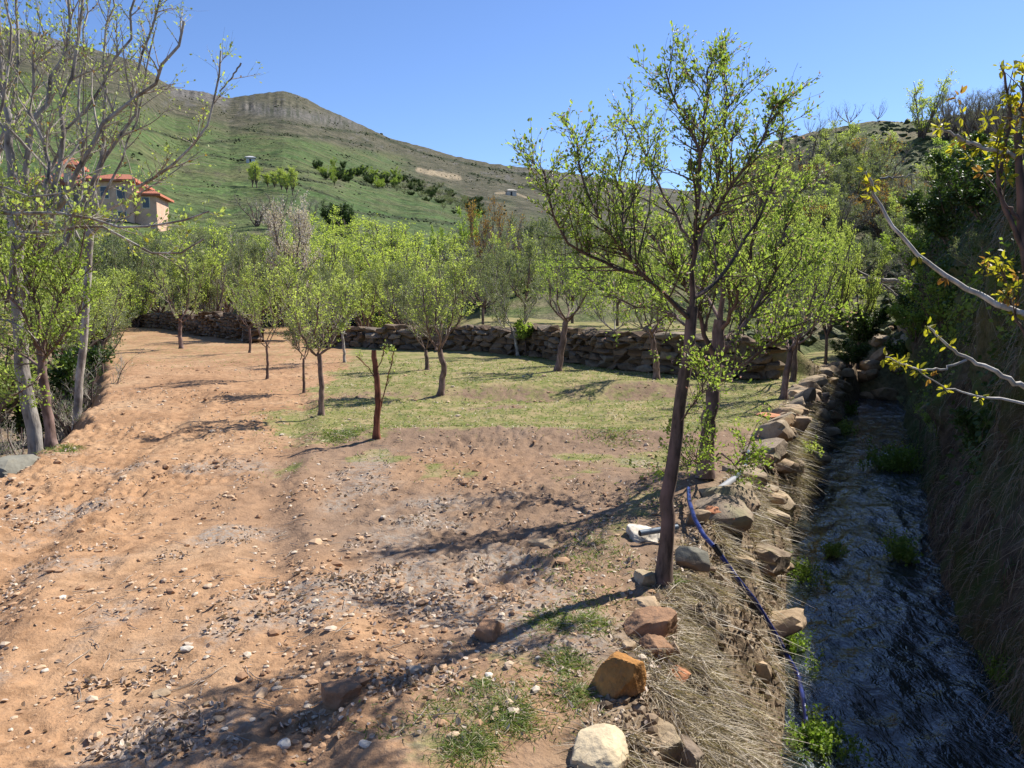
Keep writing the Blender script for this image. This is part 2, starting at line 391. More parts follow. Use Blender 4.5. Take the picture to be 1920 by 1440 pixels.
def mt_at(px, py):
    x, y, z, q = mtn(px, TG, False); i = int(np.argmax(q < py)) if np.any(q < py) else len(TG) - 1; i = max(i, 1); f = np.clip((q[i - 1] - py) / max(q[i - 1] - q[i], 1e-6), 0, 1)
    return np.array([c[i - 1] + (c[i] - c[i - 1]) * f for c in (x, y, z)])
def M_mountain():
    s = NT('mountain_slope'); n1 = s.noise(.012, 6, .6); n2 = s.noise(.07, 6, .65); n3 = s.noise(.5, 5, .6)
    gr = s.ramp(n1, [(.3, (.065, .11, .035)), (.5, (.10, .155, .05)), (.7, (.13, .15, .06))])
    gr = s.mix(s.ramp(n2, [(.42, (0, 0, 0)), (.66, (.6, .6, .6))]), gr, (.15, .13, .07))
    sc = s.ramp(n2, [(.3, (.06, .065, .038)), (.5, (.115, .108, .068)), (.7, (.19, .165, .115))])
    rk = s.ramp(n3, [(.3, (.07, .066, .06)), (.5, (.16, .15, .135)), (.7, (.28, .255, .22))])
    c = s.mix(s.attr('scrub'), gr, sc); c = s.mix(s.attr('rock'), c, rk)
    c = s.mix(s.attr('tan'), c, (.36, .29, .19)); c = s.mix(s.math('MULTIPLY', s.attr('dark'), .8), c, (.05, .06, .03))
    c = s.mix(1.0, c, s.ramp(n3, [(.3, (.6, .6, .6)), (.6, (1.08, 1.08, 1.08))]), 'MULTIPLY')
    c = s.mix(1.0, c, s.ramp(s.noise(.16, 6, .7), [(.36, (.5, .52, .5)), (.5, (.9, .9, .9)), (.7, (1.1, 1.08, 1.05))]), 'MULTIPLY')
    s.color(c); s.bump(s.math('ADD', n2, s.math('MULTIPLY', n3, .2)), 4.0); s.b.inputs['Specular IOR Level'].default_value = .05
    return s.m
def seg_dist(px, py, pts):
    d = np.full(px.shape, 1e9)
    for (x0, y0), (x1, y1) in zip(pts[:-1], pts[1:]):
        vx, vy = x1 - x0, y1 - y0; t = np.clip(((px - x0) * vx + (py - y0) * vy) / (vx * vx + vy * vy), 0, 1)
        d = np.minimum(d, np.hypot(px - x0 - t * vx, py - y0 - t * vy))
    return d
HEDGES = [[(390, 290), (450, 300), (540, 318), (640, 330), (700, 350)], [(480, 330), (560, 335), (620, 345)], [(540, 340), (600, 360), (650, 378)],
          [(700, 352), (760, 350), (830, 362), (870, 385), (900, 410)], [(760, 330), (830, 350), (870, 370), (960, 378)],
          [(520, 228), (600, 240), (700, 252), (800, 290), (900, 312), (1000, 330)], [(430, 238), (520, 252), (620, 258), (700, 275)],
          [(880, 325), (960, 345), (1040, 360)], [(600, 385), (680, 400), (760, 410), (850, 420)], [(220, 230), (300, 250), (380, 270), (450, 262)]]
def build_mountain():
    px = np.concatenate([np.linspace(-900, -60, 60), np.arange(-57, 1250, 2.6), np.linspace(1255, 2900, 60)])
    t = np.concatenate([np.linspace(0, .45, 70), np.linspace(.45, 1, 200)[1:], 1 + np.linspace(0, .12, 6)[1:]])
    P, T = np.meshgrid(px, t, indexing='ij'); X, Y, Z, PY = mtn(P, T)
    rd = RIDGE(P); d = PY - rd                               # pixels below the ridge
    n = fbm(P / 60, PY / 25, 0, 4, 90); nf = fbm(P / 14, PY / 6, 0, 4, 91)
    scrub = sst(115, 60, d + 38 * n) * 1.0
    scrub = np.maximum(scrub, sst(.05, .4, n) * .8 * sst(360, 420, PY)); scrub = np.maximum(scrub, sst(.2, .45, nf) * .55)
    scrub = np.maximum(scrub, sst(820, 980, P) * .8)
    # bright smooth fields
    for (x0, x1, y0, y1) in ((430, 640, 250, 300), (560, 760, 268, 300), (560, 850, 345, 410), (250, 420, 210, 290)):
        f = sst(x0 - 25, x0 + 25, P) * sst(x1 + 40, x1 - 40, P) * sst(y0 - 8, y0 + 6, PY - (P - x0) * .12) * sst(y1 + 14, y1 - 2, PY - (P - x0) * .12)
        scrub = scrub * (1 - .85 * f)
    rock = sst(.25, .5, nf) * sst(60, 20, d) * .7
    cb = sst(440, 465, P) * sst(695, 655, P) * np.exp(-(((PY - np.interp(P, [450, 530, 660, 700], [200, 210, 232, 245])) / 11) ** 2))
    rock = np.maximum(rock, cb * (.95 + .3 * nf)); rock = np.maximum(rock, sst(300, 330, P) * sst(440, 420, P) * sst(26, 10, d)); rock = np.maximum(rock, sst(170, 90, P) * sst(30, 12, d + 8 * nf))
    rock = np.maximum(rock, np.exp(-((d - 10) / 4) ** 2) * sst(950, 980, P) * .8)
    tan = sst(7, 3, seg_dist(P, PY, [(785, 319), (820, 326), (860, 333)]) + 2 * nf) + .8 * sst(2.6, 1.2, seg_dist(P, PY, [(930, 362), (965, 362), (990, 372)]))
    dark = np.zeros_like(P)
    for h in HEDGES: dark = np.maximum(dark, sst(3.4, .8, seg_dist(P, PY, h) + 2.5 * nf))
    dark = np.maximum(dark, cb * sst(-.1, .35, fbm(P / 3.5, PY / 40, 0, 2, 97)) * .9); dark = np.maximum(dark, sst(.2, .6, fbm(P / 5, PY / 1.6, 0, 3, 95)) * sst(120, 30, d) * .55)
    me = mesh('mountain', np.stack([X, Y, Z], -1).reshape(-1, 3), [grid_faces(len(px), len(t))[:, ::-1]], [M_mountain()], smooth=True,
              attrs=dict(scrub=np.clip(scrub, 0, 1).ravel(), rock=np.clip(rock, 0, 1).ravel(), tan=np.clip(tan, 0, 1).ravel(), dark=np.clip(dark, 0, 1).ravel()))
    tag(link('mountain', me), 'green and rocky mountain slope falling to the right', None, None, 'structure')
build_mountain()

HR = smooth_tab([900, 1100, 1200, 1300, 1400, 1450, 1560, 1640, 1700, 1760, 1850, 1920, 2200, 3200], [520, 455, 425, 375, 312, 264, 241, 226, 229, 222, 206, 196, 130, 40])
def hill(px, t):
    px = np.asarray(px, float); t = np.asarray(t, float); tc = np.clip(t, 0, 1)
    r = 21 * (58 / 21.) ** tc + np.clip(t - 1, 0, 1) * 60 + np.clip(t, -1, 0) * 14
    n = fbm(px / 90, tc * 4, 0, 4, 100); n2 = fbm(px / 22, tc * 16, 0, 4, 101)
    base = 645.
    py = base - np.clip(t, -1, 0) * 1200 * sst(1480, 1580, px) + (HR(px) - base) * tc ** np.interp(px, [1500, 1650, 1750], [.8, 1.0, .9]) + (12 * n + 4 * n2) * np.sin(np.pi * tc) + 2.5 * fbm(px / 12, px * 0, 0, 3, 102) * tc + np.clip(t - 1, 0, 1) * 500
    a = (px - 960) / F; b = (720 - py) / F; dy = CP + SP * b; dz = -SP + CP * b; k = r / np.sqrt(a * a + dy * dy)
    return k * a, k * dy, EYE + k * dz, py
def hl_at(px, py):
    x, y, z, q = hill(px, TG); i = int(np.argmax(q < py)) if np.any(q < py) else len(TG) - 1; i = max(i, 1); f = np.clip((q[i - 1] - py) / max(q[i - 1] - q[i], 1e-6), 0, 1)
    return np.array([c[i - 1] + (c[i] - c[i - 1]) * f for c in (x, y, z)])
def M_hill():
    s = NT('grassy_hillside'); n1 = s.noise(.25, 5, .6); n2 = s.noise(1.8, 6, .65); n3 = s.noise(9, 5, .6)
    c = s.ramp(n2, [(.3, (.045, .065, .02)), (.5, (.10, .13, .04)), (.7, (.20, .19, .09))])
    c = s.mix(s.ramp(n1, [(.45, (0, 0, 0)), (.62, (.8, .8, .8))]), c, s.mix(n3, (.14, .11, .07), (.32, .26, .17)))
    c = s.mix(1.0, c, s.ramp(n3, [(.3, (.6, .6, .6)), (.6, (1.15, 1.15, 1.15))]), 'MULTIPLY')
    s.color(c); s.bump(s.math('ADD', n2, s.math('MULTIPLY', n3, .3)), .25); s.b.inputs['Specular IOR Level'].default_value = .08
    return s.m
def build_hill():
    px = np.concatenate([np.arange(900, 2000, 4.), np.linspace(2010, 3200, 50)]); t = np.concatenate([np.linspace(-.09, 0, 14)[:-1], np.linspace(0, 1, 150), 1 + np.linspace(0, 1, 12)[1:]])
    P, T = np.meshgrid(px, t, indexing='ij'); X, Y, Z, PY = hill(P, T)
    me = mesh('hill', np.stack([X, Y, Z], -1).reshape(-1, 3), [grid_faces(len(px), len(t))[:, ::-1]], [M_hill()], smooth=True)
    tag(link('hill', me), 'grassy knoll rising behind the stream on the right', None, None, 'structure')
build_hill()
# a wide sheet so that the ground goes on to the horizon on every side
def build_land():
    a = np.linspace(0, 2 * np.pi, 97); r = np.array([10, 30, 60, 120, 300, 800, 2500.]); A, Q = np.meshgrid(a, r, indexing='ij')
    X, Y = Q * np.cos(A), Q * np.sin(A); Z = -2.6 - Q * 0.004 + .5 * fbm(X / 20, Y / 20, 0, 3, 7)
    me = mesh('land', np.stack([X, Y, Z], -1).reshape(-1, 3), [grid_faces(len(a), len(r))[:, ::-1]], [M_hill()], smooth=True)
    tag(link('land', me), 'rough grassland around the orchard', None, None, 'structure')
build_land()

# ------------------------------------------------------------------ water
def M_water():
    s = NT('stream_water'); s.b.inputs['Roughness'].default_value = .06; s.b.inputs['IOR'].default_value = 1.4; s.b.inputs['Specular IOR Level'].default_value = .5
    mp = s.n('ShaderNodeMapping'); mp.inputs['Rotation'].default_value = (0, 0, R(-24)); mp.inputs['Scale'].default_value = (1.6, .8, 1); s.l(s.coord(), mp.inputs[0])
    n1 = s.noise(5, 3, .55, mp.outputs[0], 1.5); n2 = s.noise(15, 3, .5, mp.outputs[0], 1.0); n3 = s.noise(1.6, 3, .5, mp.outputs[0])
    rg_ = s.math('ABSOLUTE', s.math('SUBTRACT', s.noise(7, 5, .62, mp.outputs[0], 2.5), .5))
    fo = s.math('MULTIPLY', s.ramp(rg_, [(.0, (1, 1, 1)), (.022, (0, 0, 0))]), s.ramp(n3, [(.46, (0, 0, 0)), (.62, (.9, .9, .9))]))
    c = s.mix(n1, (.007, .012, .014), (.03, .036, .034)); s.color(s.mix(fo, c, (.45, .5, .55)))
    s.bump(s.math('ADD', n1, s.math('MULTIPLY', n2, .3)), .04, .55); return s.m
def build_water():
    ys = np.concatenate([np.linspace(-6, 2.5, 20), 2.5 * (30 / 2.5) ** np.linspace(0, 1, 420)[1:]]); t = np.linspace(0, 1, 90)
    Yg, T = np.meshgrid(ys, t, indexing='ij'); a = wl(Yg) - .3; b = wr(Yg) + .55; X = a + (b - a) * T
    u = Yg * .9 + X * .45; v = X * .9 - Yg * .45
    Z = WZ +   .018 * fbm(v * 3, u * 2, 0, 2, 110) + .014 * (1 - 2 * np.abs(fbm(v * 4.5 + .6 * fbm(v, u, 0, 2, 3), u * 2.6, 0, 2, 111))) + .004 * fbm(v * 15, u * 9, 0, 2, 112) - .01
    me = mesh('water', np.stack([X, Yg, Z], -1).reshape(-1, 3), [grid_faces(len(ys), len(t))], [M_water()], smooth=True)
    tag(link('water', me), 'narrow rippling stream running away in the shade', None, None, 'structure')
build_water()

# ------------------------------------------------------------------ branch growing
def unit(a): return a / np.maximum(np.linalg.norm(a, axis=-1, keepdims=True), 1e-9)
def resample(pts, K, wig=0, rng=None):
    pts = np.asarray(pts, float); d = np.concatenate([[0], np.cumsum(np.linalg.norm(np.diff(pts, axis=0), axis=1))]); u = np.linspace(0, d[-1], K)
    # smooth (Catmull-like) by averaging a dense linear resample
    D = np.linspace(0, d[-1], K * 6); q = np.stack([np.interp(D, d, pts[:, i]) for i in range(3)], 1)
    for _ in range(3): q[1:-1] = (q[:-2] + q[1:-1] * 2 + q[2:]) / 4
    q = np.stack([np.interp(u, D, q[:, i]) for i in range(3)], 1)
    if wig and rng is not None: q[1:-1] += rng.normal(0, wig, (K - 2, 3))
    return q
def tubes(P, Rr, sides):
    """P (N,K,3), Rr (N,K) -> verts, quads"""
    N, K, _ = P.shape
    if N == 0: return np.zeros((0, 3)), np.zeros((0, 4), int)
    T = np.gradient(P, axis=1); T = unit(T)
    ref = np.where(np.abs(T[:, :1, 2:3]) > .9, np.array([1., 0, 0]), np.array([0, 0, 1.])); ref = np.broadcast_to(ref, T.shape)
    A = unit(np.cross(T, ref)); B = np.cross(T, A)
    th = np.arange(sides) / sides * 2 * np.pi
    V = P[:, :, None] + Rr[:, :, None, None] * (np.cos(th)[None, None, :, None] * A[:, :, None] + np.sin(th)[None, None, :, None] * B[:, :, None])
    base = (np.arange(N) * K * sides)[:, None, None]; k = (np.arange(K - 1) * sides)[None, :, None]; j = np.arange(sides)[None, None]; j2 = (j + 1) % sides
    Fq = np.stack([base + k + j, base + k + j2, base + k + sides + j2, base + k + sides + j], -1).reshape(-1, 4)
    return V.reshape(-1, 3), Fq
def spawn(rng, P, Rr, n, ln, spread=(.6, 1.1), up=.35, K=6, t0=.2, wig=.06, rr=.55, rmin=.0012, droop=0.0, lenfall=.5):
    """n side shoots for every parent in P (N,K0,3)"""
    N, K0, _ = P.shape
    if N == 0 or np.all(np.asarray(n) == 0): return np.zeros((0, K, 3)), np.zeros((0, K))
    n_i = rng.poisson(n, N); par = np.repeat(np.arange(N), n_i); m = len(par)
    t = t0 + (1 - t0) * rng.random(m) ** .85; u = t * (K0 - 1); i = np.minimum(u.astype(int), K0 - 2); f = (u - i)[:, None]
    p0 = P[par, i] * (1 - f) + P[par, i + 1] * f; r0 = Rr[par, i] * (1 - f[:, 0]) + Rr[par, i + 1] * f[:, 0]
    tan = unit(P[par, i + 1] - P[par, i]); rad = rng.normal(size=(m, 3)); rad -= (rad * tan).sum(1, keepdims=True) * tan; rad = unit(rad)
    sp = rng.uniform(*spread, m)[:, None]; d = unit(tan * np.cos(sp) + rad * np.sin(sp) + np.array([0, 0, up]))
    L = rng.uniform(ln[0], ln[1], m) * (1 - lenfall * t); s = np.linspace(0, 1, K)[None, :, None]
    bend = rng.normal(0, wig * 3, (m, 1, 3)) + np.array([0, 0, up * .35 - droop])
    Q = p0[:, None] + (L[:, None, None]) * (s * d[:, None] + s ** 2 * bend * .8) + np.cumsum(rng.normal(0, wig, (m, K, 3)), 1) * L[:, None, None] * s * .5
    r1 = np.maximum(np.minimum(r0 * rr, L * .03), rmin); q = r1[:, None] * (1 - .72 * np.linspace(0, 1, K)[None])
    return Q, np.maximum(q, rmin * .5)
LEAFV = {4: (np.array([[0, 0, 0], [.5, .36, .10], [1, 0, -.05], [.5, -.36, .10]]), [[0, 1, 2], [0, 2, 3]]),
         6: (np.array([[0, 0, 0], [.3, .27, .09], [.75, .22, .06], [1, 0, -.1], [.75, -.22, .06], [.3, -.27, .09]]), [[0, 1, 2, 3], [0, 3, 4, 5]])}
def leaves(rng, pos, dirs, size, kind=4, upb=.5, tone=None, width=1.0):
    """one leaf at each pos, pointing roughly along dirs"""
    n = len(pos); T, Fc = LEAFV[kind]; T = T * np.array([1, width, 1]); k = len(T)
    X = unit(dirs + rng.normal(0, .55, (n, 3)) + np.array([0, 0, .1])); U = unit(rng.normal(0, .8, (n, 3)) + np.array([0, 0, upb])); Yv = unit(np.cross(U, X)); Zv = np.cross(X, Yv)
    s = (size * rng.uniform(.55, 1.25, n))[:, None, None]
    V = pos[:, None] + s * (T[None, :, 0:1] * X[:, None] + T[None, :, 1:2] * Yv[:, None] + T[None, :, 2:3] * Zv[:, None])
    Fq = (np.arange(n) * k)[:, None, None] + np.array(Fc)[None]; rn = rng.random(n) if tone is None else np.clip(tone + rng.normal(0, .2, n), 0, 1)
    return V.reshape(-1, 3), Fq.reshape(-1, len(Fc[0])), np.repeat(rn, k)
def leaf_spots(rng, P, n, t0=.1, jit=.01):
    N, K, _ = P.shape; par = np.repeat(np.arange(N), n); m = len(par); u = (t0 + (1 - t0) * rng.random(m)) * (K - 1); i = np.minimum(u.astype(int), K - 2); f = (u - i)[:, None]
    return P[par, i] * (1 - f) + P[par, i + 1] * f + rng.normal(0, jit, (m, 3)), unit(P[par, i + 1] - P[par, i])
class Acc:
    def __init__(s): s.V = []; s.F = []; s.mi = []; s.rn = []; s.n = 0
    def add(s, V, Fc, m, rn=None):
        if len(V) == 0: return
        s.V.append(V); s.F.append(np.asarray(Fc) + s.n); s.mi.append(np.full(len(Fc), m)); s.rn.append(np.full(len(V), .5) if rn is None else rn); s.n += len(V)
    def obj(s, name, mats, parent=None, smooth=False):
        if not s.V: return None
        order = sorted(range(len(s.F)), key=lambda i: 0); me = mesh(name, np.concatenate(s.V), s.F, mats, np.concatenate(s.mi), smooth, dict(rnd=np.concatenate(s.rn)))
        return link(name, me, parent)

BARK = dict(
    dark=M_bark('dark_fruit_bark', (.055, .04, .032), (.16, .115, .09), 40, .25, .003, (.20, .13, .11)),
    pink=M_bark('smooth_pinkish_bark', (.14, .09, .07), (.30, .205, .175), 30, .25, .004, (.09, .06, .05)),
    pale=M_bark('pale_grey_bark', (.22, .19, .16), (.50, .46, .40), 28, .3, .003, (.14, .11, .09)),
    rough=M_bark('rough_grey_bark', (.085, .07, .06), (.32, .285, .245), 22, .22, .02, (.38, .35, .31)),
    white=M_bark('sun_brightened_pale_bark', (.45, .42, .38), (.78, .74, .68), 28, .3, .003, (.30, .27, .23)),  # pale bark brightened in colour to look sunlit on the right walnut
    twig=M_bark('brown_twig', (.07, .05, .035), (.17, .125, .09), 60, .4, .001),
    grey=M_bark('grey_twig', (.19, .16, .13), (.42, .37, .31), 60, .4, .001),
    red=M_bark('red_brown_bark', (.10, .035, .02), (.30, .12, .07), 30, .2, .003, (.06, .03, .02)))
LEAF = dict(
    fresh=M_leaf('fresh_apple_leaf', (.12, .175, .035), (.28, .345, .085), .5, 1.9),
    light=M_leaf('pale_spring_leaf', (.20, .25, .07), (.38, .42, .15), .5, 1.8),
    lime=M_leaf('lime_willow_leaf', (.23, .29, .06), (.41, .45, .13), .5, 1.8),
    olive=M_leaf('grey_green_leaf', (.13, .16, .07), (.27, .30, .15), .35, 1.3),
    dark=M_leaf('dark_evergreen_leaf', (.03, .06, .015), (.08, .13, .03), .25, 1.2),
    yellow=M_leaf('yellow_walnut_leaf', (.22, .22, .02), (.42, .36, .04), .5, 1.7),
    bronze=M_leaf('bronze_young_leaf', (.22, .10, .03), (.38, .24, .07), .4, 1.5),
    blossom=M_leaf('pale_blossom', (.50, .42, .38), (.78, .70, .66), .3, 1.1),
    pink=M_leaf('pink_blossom', (.60, .30, .32), (.80, .62, .62), .3, 1.1),
    straw=M_leaf('dry_straw', (.30, .23, .14), (.62, .52, .37), .25, 1.1),
    hay=M_leaf('grey_dead_grass', (.20, .16, .115), (.46, .39, .30), .2, 1.1),
    grass=M_leaf('green_grass_blade', (.08, .13, .025), (.22, .28, .07), .4, 1.5),
    dead=M_leaf('dead_grey_leaf', (.27, .195, .14), (.58, .46, .36), .1, 1.0),
    shadehay=M_leaf('shade_darkened_brown_grass', (.14, .10, .068), (.36, .28, .19), .2, 1.0),  # darker copy of the hay, shade of the right bank put into its colour
    cress=M_leaf('stream_cress_leaf', (.08, .15, .02), (.24, .31, .07), .45, 1.8))

LENF = [.5]
def fruit_tree(name, base, fork, limbs, label, cat='tree', group=None, bark='dark', leaf='fresh', leaf2=None, twigs='twig', seed=1, r0=.04, density=1.0,
               lsize=.035, l1=(.35, .75), l2=(.12, .32), n1=7, n2=6, nl=9, flowers=0, up=.45, lk=4, side_low=0, sides=9, rtip=.006, wig=.012, K=12):
    """base, fork: world points; limbs: list of world polylines starting anywhere on the stem (absolute)."""
    rng = np.random.default_rng(seed); root = thing(name, tuple(base), label, cat, group); b = np.asarray(base, float)
    stem = resample(np.array(fork) - b, 14, r0 * .12, rng); stem[0] = 0
    rs = np.linspace(r0 * 1.12, r0 * .82, 14); rs[0] *= 1.35; rs[1] *= 1.12
    if leaf2 is None: leaf2 = leaf
    a = Acc(); V, Fq = tubes(stem[None], rs[None], sides + 3); V = V + .12 * r0 * fbm(V[:, 0] * 25, V[:, 1] * 25, V[:, 2] * 12, 3, seed)[:, None] * unit(V * np.array([1, 1, 0]) + 1e-6); a.add(V, Fq, 0); a.obj('trunk', [BARK[bark]], root, True)
    L = []; Lr = []
    for i, lm in enumerate(limbs):
        r_s, pts = (r0 * .36, lm) if not isinstance(lm, tuple) else (lm[0], lm[1])
        _l = np.linalg.norm(np.diff(np.array(pts), axis=0), axis=1).sum(); q = resample(np.array(pts) - b, K, min(wig, _l * .008), rng); rr = r_s * (1 - np.linspace(0, 1, K) ** .8) + rtip * np.linspace(0, 1, K) ** .8
        L.append(q); Lr.append(rr); la = Acc(); V, Fq = tubes(q[None], rr[None], sides); la.add(V, Fq, 0); la.obj('limb', [BARK[bark]], root, True)
    P0 = np.array(L); R0_ = np.array(Lr); c = Acc(); ll = np.linalg.norm(np.diff(P0, axis=1), axis=2).sum(1); lk_ = np.clip(ll / np.median(ll), .08, 1.25)
    P1, R1 = spawn(rng, P0, R0_, n1 * density * lk_, l1, (.5, 1.15), up, 8, .15, .05, .6, .0022, 0, .72)
    P2, R2 = spawn(rng, P1, R1, n2 * density, l2, (.4, 1.1), up * .8, 5, .1, .06, .6, .0014)
    P3, R3 = spawn(rng, P0, R0_, n1 * .8 * density * lk_, l2, (.6, 1.3), up, 5, .2, .06, .5, .0014)
    P2 = np.concatenate([P2, P3]); R2 = np.concatenate([R2, R3])
    V, Fq = tubes(P1, R1, 4); c.add(V, Fq, 0); V, Fq = tubes(P2, R2, 3); c.add(V, Fq, 0)
    if nl:
        pos, d = leaf_spots(rng, P2, nl, .15, lsize * .35); tone = .5 + .5 * fbm(pos[:, 0] * 3, pos[:, 1] * 3, pos[:, 2] * 3, 2, seed)
        V, Fq, rn = leaves(rng, pos, d, lsize, lk, .4, tone); c.add(V, Fq, 1, rn)
        pos, d = leaf_spots(rng, P1, max(2, int(nl * .8)), .3, lsize * .35); V, Fq, rn = leaves(rng, pos, d, lsize, lk, .4); c.add(V, Fq, 2, rn)
    c.obj('crown', [BARK[twigs], LEAF[leaf], LEAF[leaf2]], root)
    if flowers:
        f = Acc(); pos, d = leaf_spots(rng, P2, flowers, .4, lsize * .5)
        keep = rng.random(len(pos)) < .5; pos, d = pos[keep], d[keep]
        for k in range(3): V, Fq, rn = leaves(rng, pos, rng.normal(size=pos.shape), lsize * .55, 4, .8); f.add(V, Fq, 0, rn)
        f.obj('blossom', [LEAF['pink']], root)
    return root
def vase(rng, fork, n, w, h, lean=(0, 0), curve=.35, depth=None):
    """n limbs opening like a vase from the fork"""
    out = []; a0 = rng.random() * 6.28; depth = depth or w
    for i in range(n):
        a = a0 + i * 6.283 / n + rng.normal(0, .3); rr = rng.uniform(.65, 1.05); hh = h * rng.uniform(.7, 1.05)
        ex, ey = math.cos(a) * w * rr, math.sin(a) * depth * rr; p = []
        for t in (0, .2, .45, .72, 1.0):
            o = t ** (1 - curve) ; p.append([fork[0] + ex * o + lean[0] * t + rng.normal(0, .03), fork[1] + ey * o + lean[1] * t + rng.normal(0, .03), fork[2] + hh * t ** (1 + curve * .5) - (.02 if t == 0 else 0)])
        out.append(p)
    return out

# ------------------------------------------------------------------ the two near trees
def A(Y, *pp): return [at(x, y, Y + (q[0] if q else 0)) for (x, y, *q) in pp]
b1 = on(1243, 1092); Y1 = b1[1]
stem1 = [b1] + A(Y1, (1252, 1000), (1252, 920), (1266, 840), (1280, 740), (1292, 640), (1298, 575))
fruit_tree('apple_tree', b1, stem1, [
    (0.0161, A(Y1, (1297, 590), (1300, 480, -.05), (1308, 380, -.1), (1312, 300, -.1), (1290, 235, -.1), (1264, 185, -.15), (1246, 125, -.15))),
    (0.0124, A(Y1, (1299, 480, -.05), (1330, 400, .05), (1352, 300, .1), (1362, 220, .1), (1358, 185, .12), (1363, 125, .12))),
    (0.0136, A(Y1, (1296, 600), (1255, 560, -.1), (1205, 515, -.2), (1165, 470, -.3), (1110, 400, -.4), (1088, 330, -.4), (1082, 262, -.45))),
    (0.0099, A(Y1, (1205, 515, -.2), (1150, 500, -.25), (1100, 480, -.3), (1062, 450, -.35), (1035, 400, -.4), (1020, 320, -.4))),
    (0.0112, A(Y1, (1300, 470), (1265, 400, .2), (1225, 330, .3), (1200, 260, .35), (1182, 225, .35))),
    (0.0112, A(Y1, (1303, 440), (1345, 390, -.2), (1390, 330, -.3), (1430, 260, -.35), (1452, 200, -.35))),
    (0.0124, A(Y1, (1298, 560), (1350, 520, .2), (1400, 450, .35), (1440, 370, .4), (1462, 300, .45), (1470, 230, .5))),
    (0.0074, A(Y1, (1310, 320, -.1), (1318, 240, -.2), (1325, 180, -.2), (1328, 125, -.2))),
    (0.0074, A(Y1, (1165, 470, -.3), (1170, 400, -.1), (1165, 330, 0), (1172, 250, 0))),
    (0.0087, A(Y1, (1295, 610), (1260, 590, .3), (1210, 575, .5), (1150, 560, .6), (1100, 520, .7))),
    (0.0056, A(Y1, (1272, 800), (1290, 770, -.1), (1310, 745, -.15), (1330, 700, -.2))),
], 'slender dark apple tree with fresh green leaves, nearest the camera at the stream edge', 'apple tree', None, 'dark', 'fresh', 'light', 'twig', 11, .036, 1.0,
    .020, (.14, .60), (.05, .2), 23, 8, 5, 1, .28, 6, sides=8, rtip=.004, wig=.008)
b2 = on(1322, 895); Y2 = b2[1]
stem2 = [b2] + A(Y2, (1326, 820), (1336, 740), (1345, 660), (1350, 600))
fruit_tree('apple_tree', b2, stem2, [
    (0.0248, A(Y2, (1349, 615), (1352, 540), (1340, 470, .1), (1345, 400, .2), (1330, 330, .2), (1340, 270, .2))),
    (0.0217, A(Y2, (1345, 680), (1322, 620, -.1), (1300, 560, -.2), (1262, 500, -.3), (1220, 440, -.3), (1180, 390, -.3))),
    (0.0217, A(Y2, (1346, 670), (1385, 620, .1), (1430, 560, .2), (1455, 490, .2), (1470, 420, .3), (1500, 350, .3))),
    (0.0186, A(Y2, (1349, 620), (1380, 560, -.3), (1410, 480, -.5), (1420, 400, -.5), (1430, 330, -.5))),
    (0.0161, A(Y2, (1340, 720), (1385, 690, -.2), (1440, 650, -.3), (1490, 610, -.4), (1545, 590, -.5))),
    (0.0161, A(Y2, (1350, 600), (1310, 540, .5), (1270, 480, .9), (1240, 420, 1.0))),
    (.007, A(Y2, (1324, 870), (1350, 850, -.2), (1380, 870, -.4), (1405, 850, -.5))),
    (.006, A(Y2, (1324, 880), (1300, 860, -.4), (1290, 880, -.7))),
    (0.0136, A(Y2, (1345, 650), (1400, 600, .6), (1470, 540, .9), (1530, 480, 1.0))),
], 'leafy apple tree with pinkish limbs and blossom, right behind the nearest slender tree', 'apple tree', None, 'pink', 'fresh', 'light', 'twig', 12, .056, 1.0,
    .028, (.25, .85), (.08, .28), 19, 7, 6, 1, .4, 4, sides=8, rtip=.006, wig=.012)

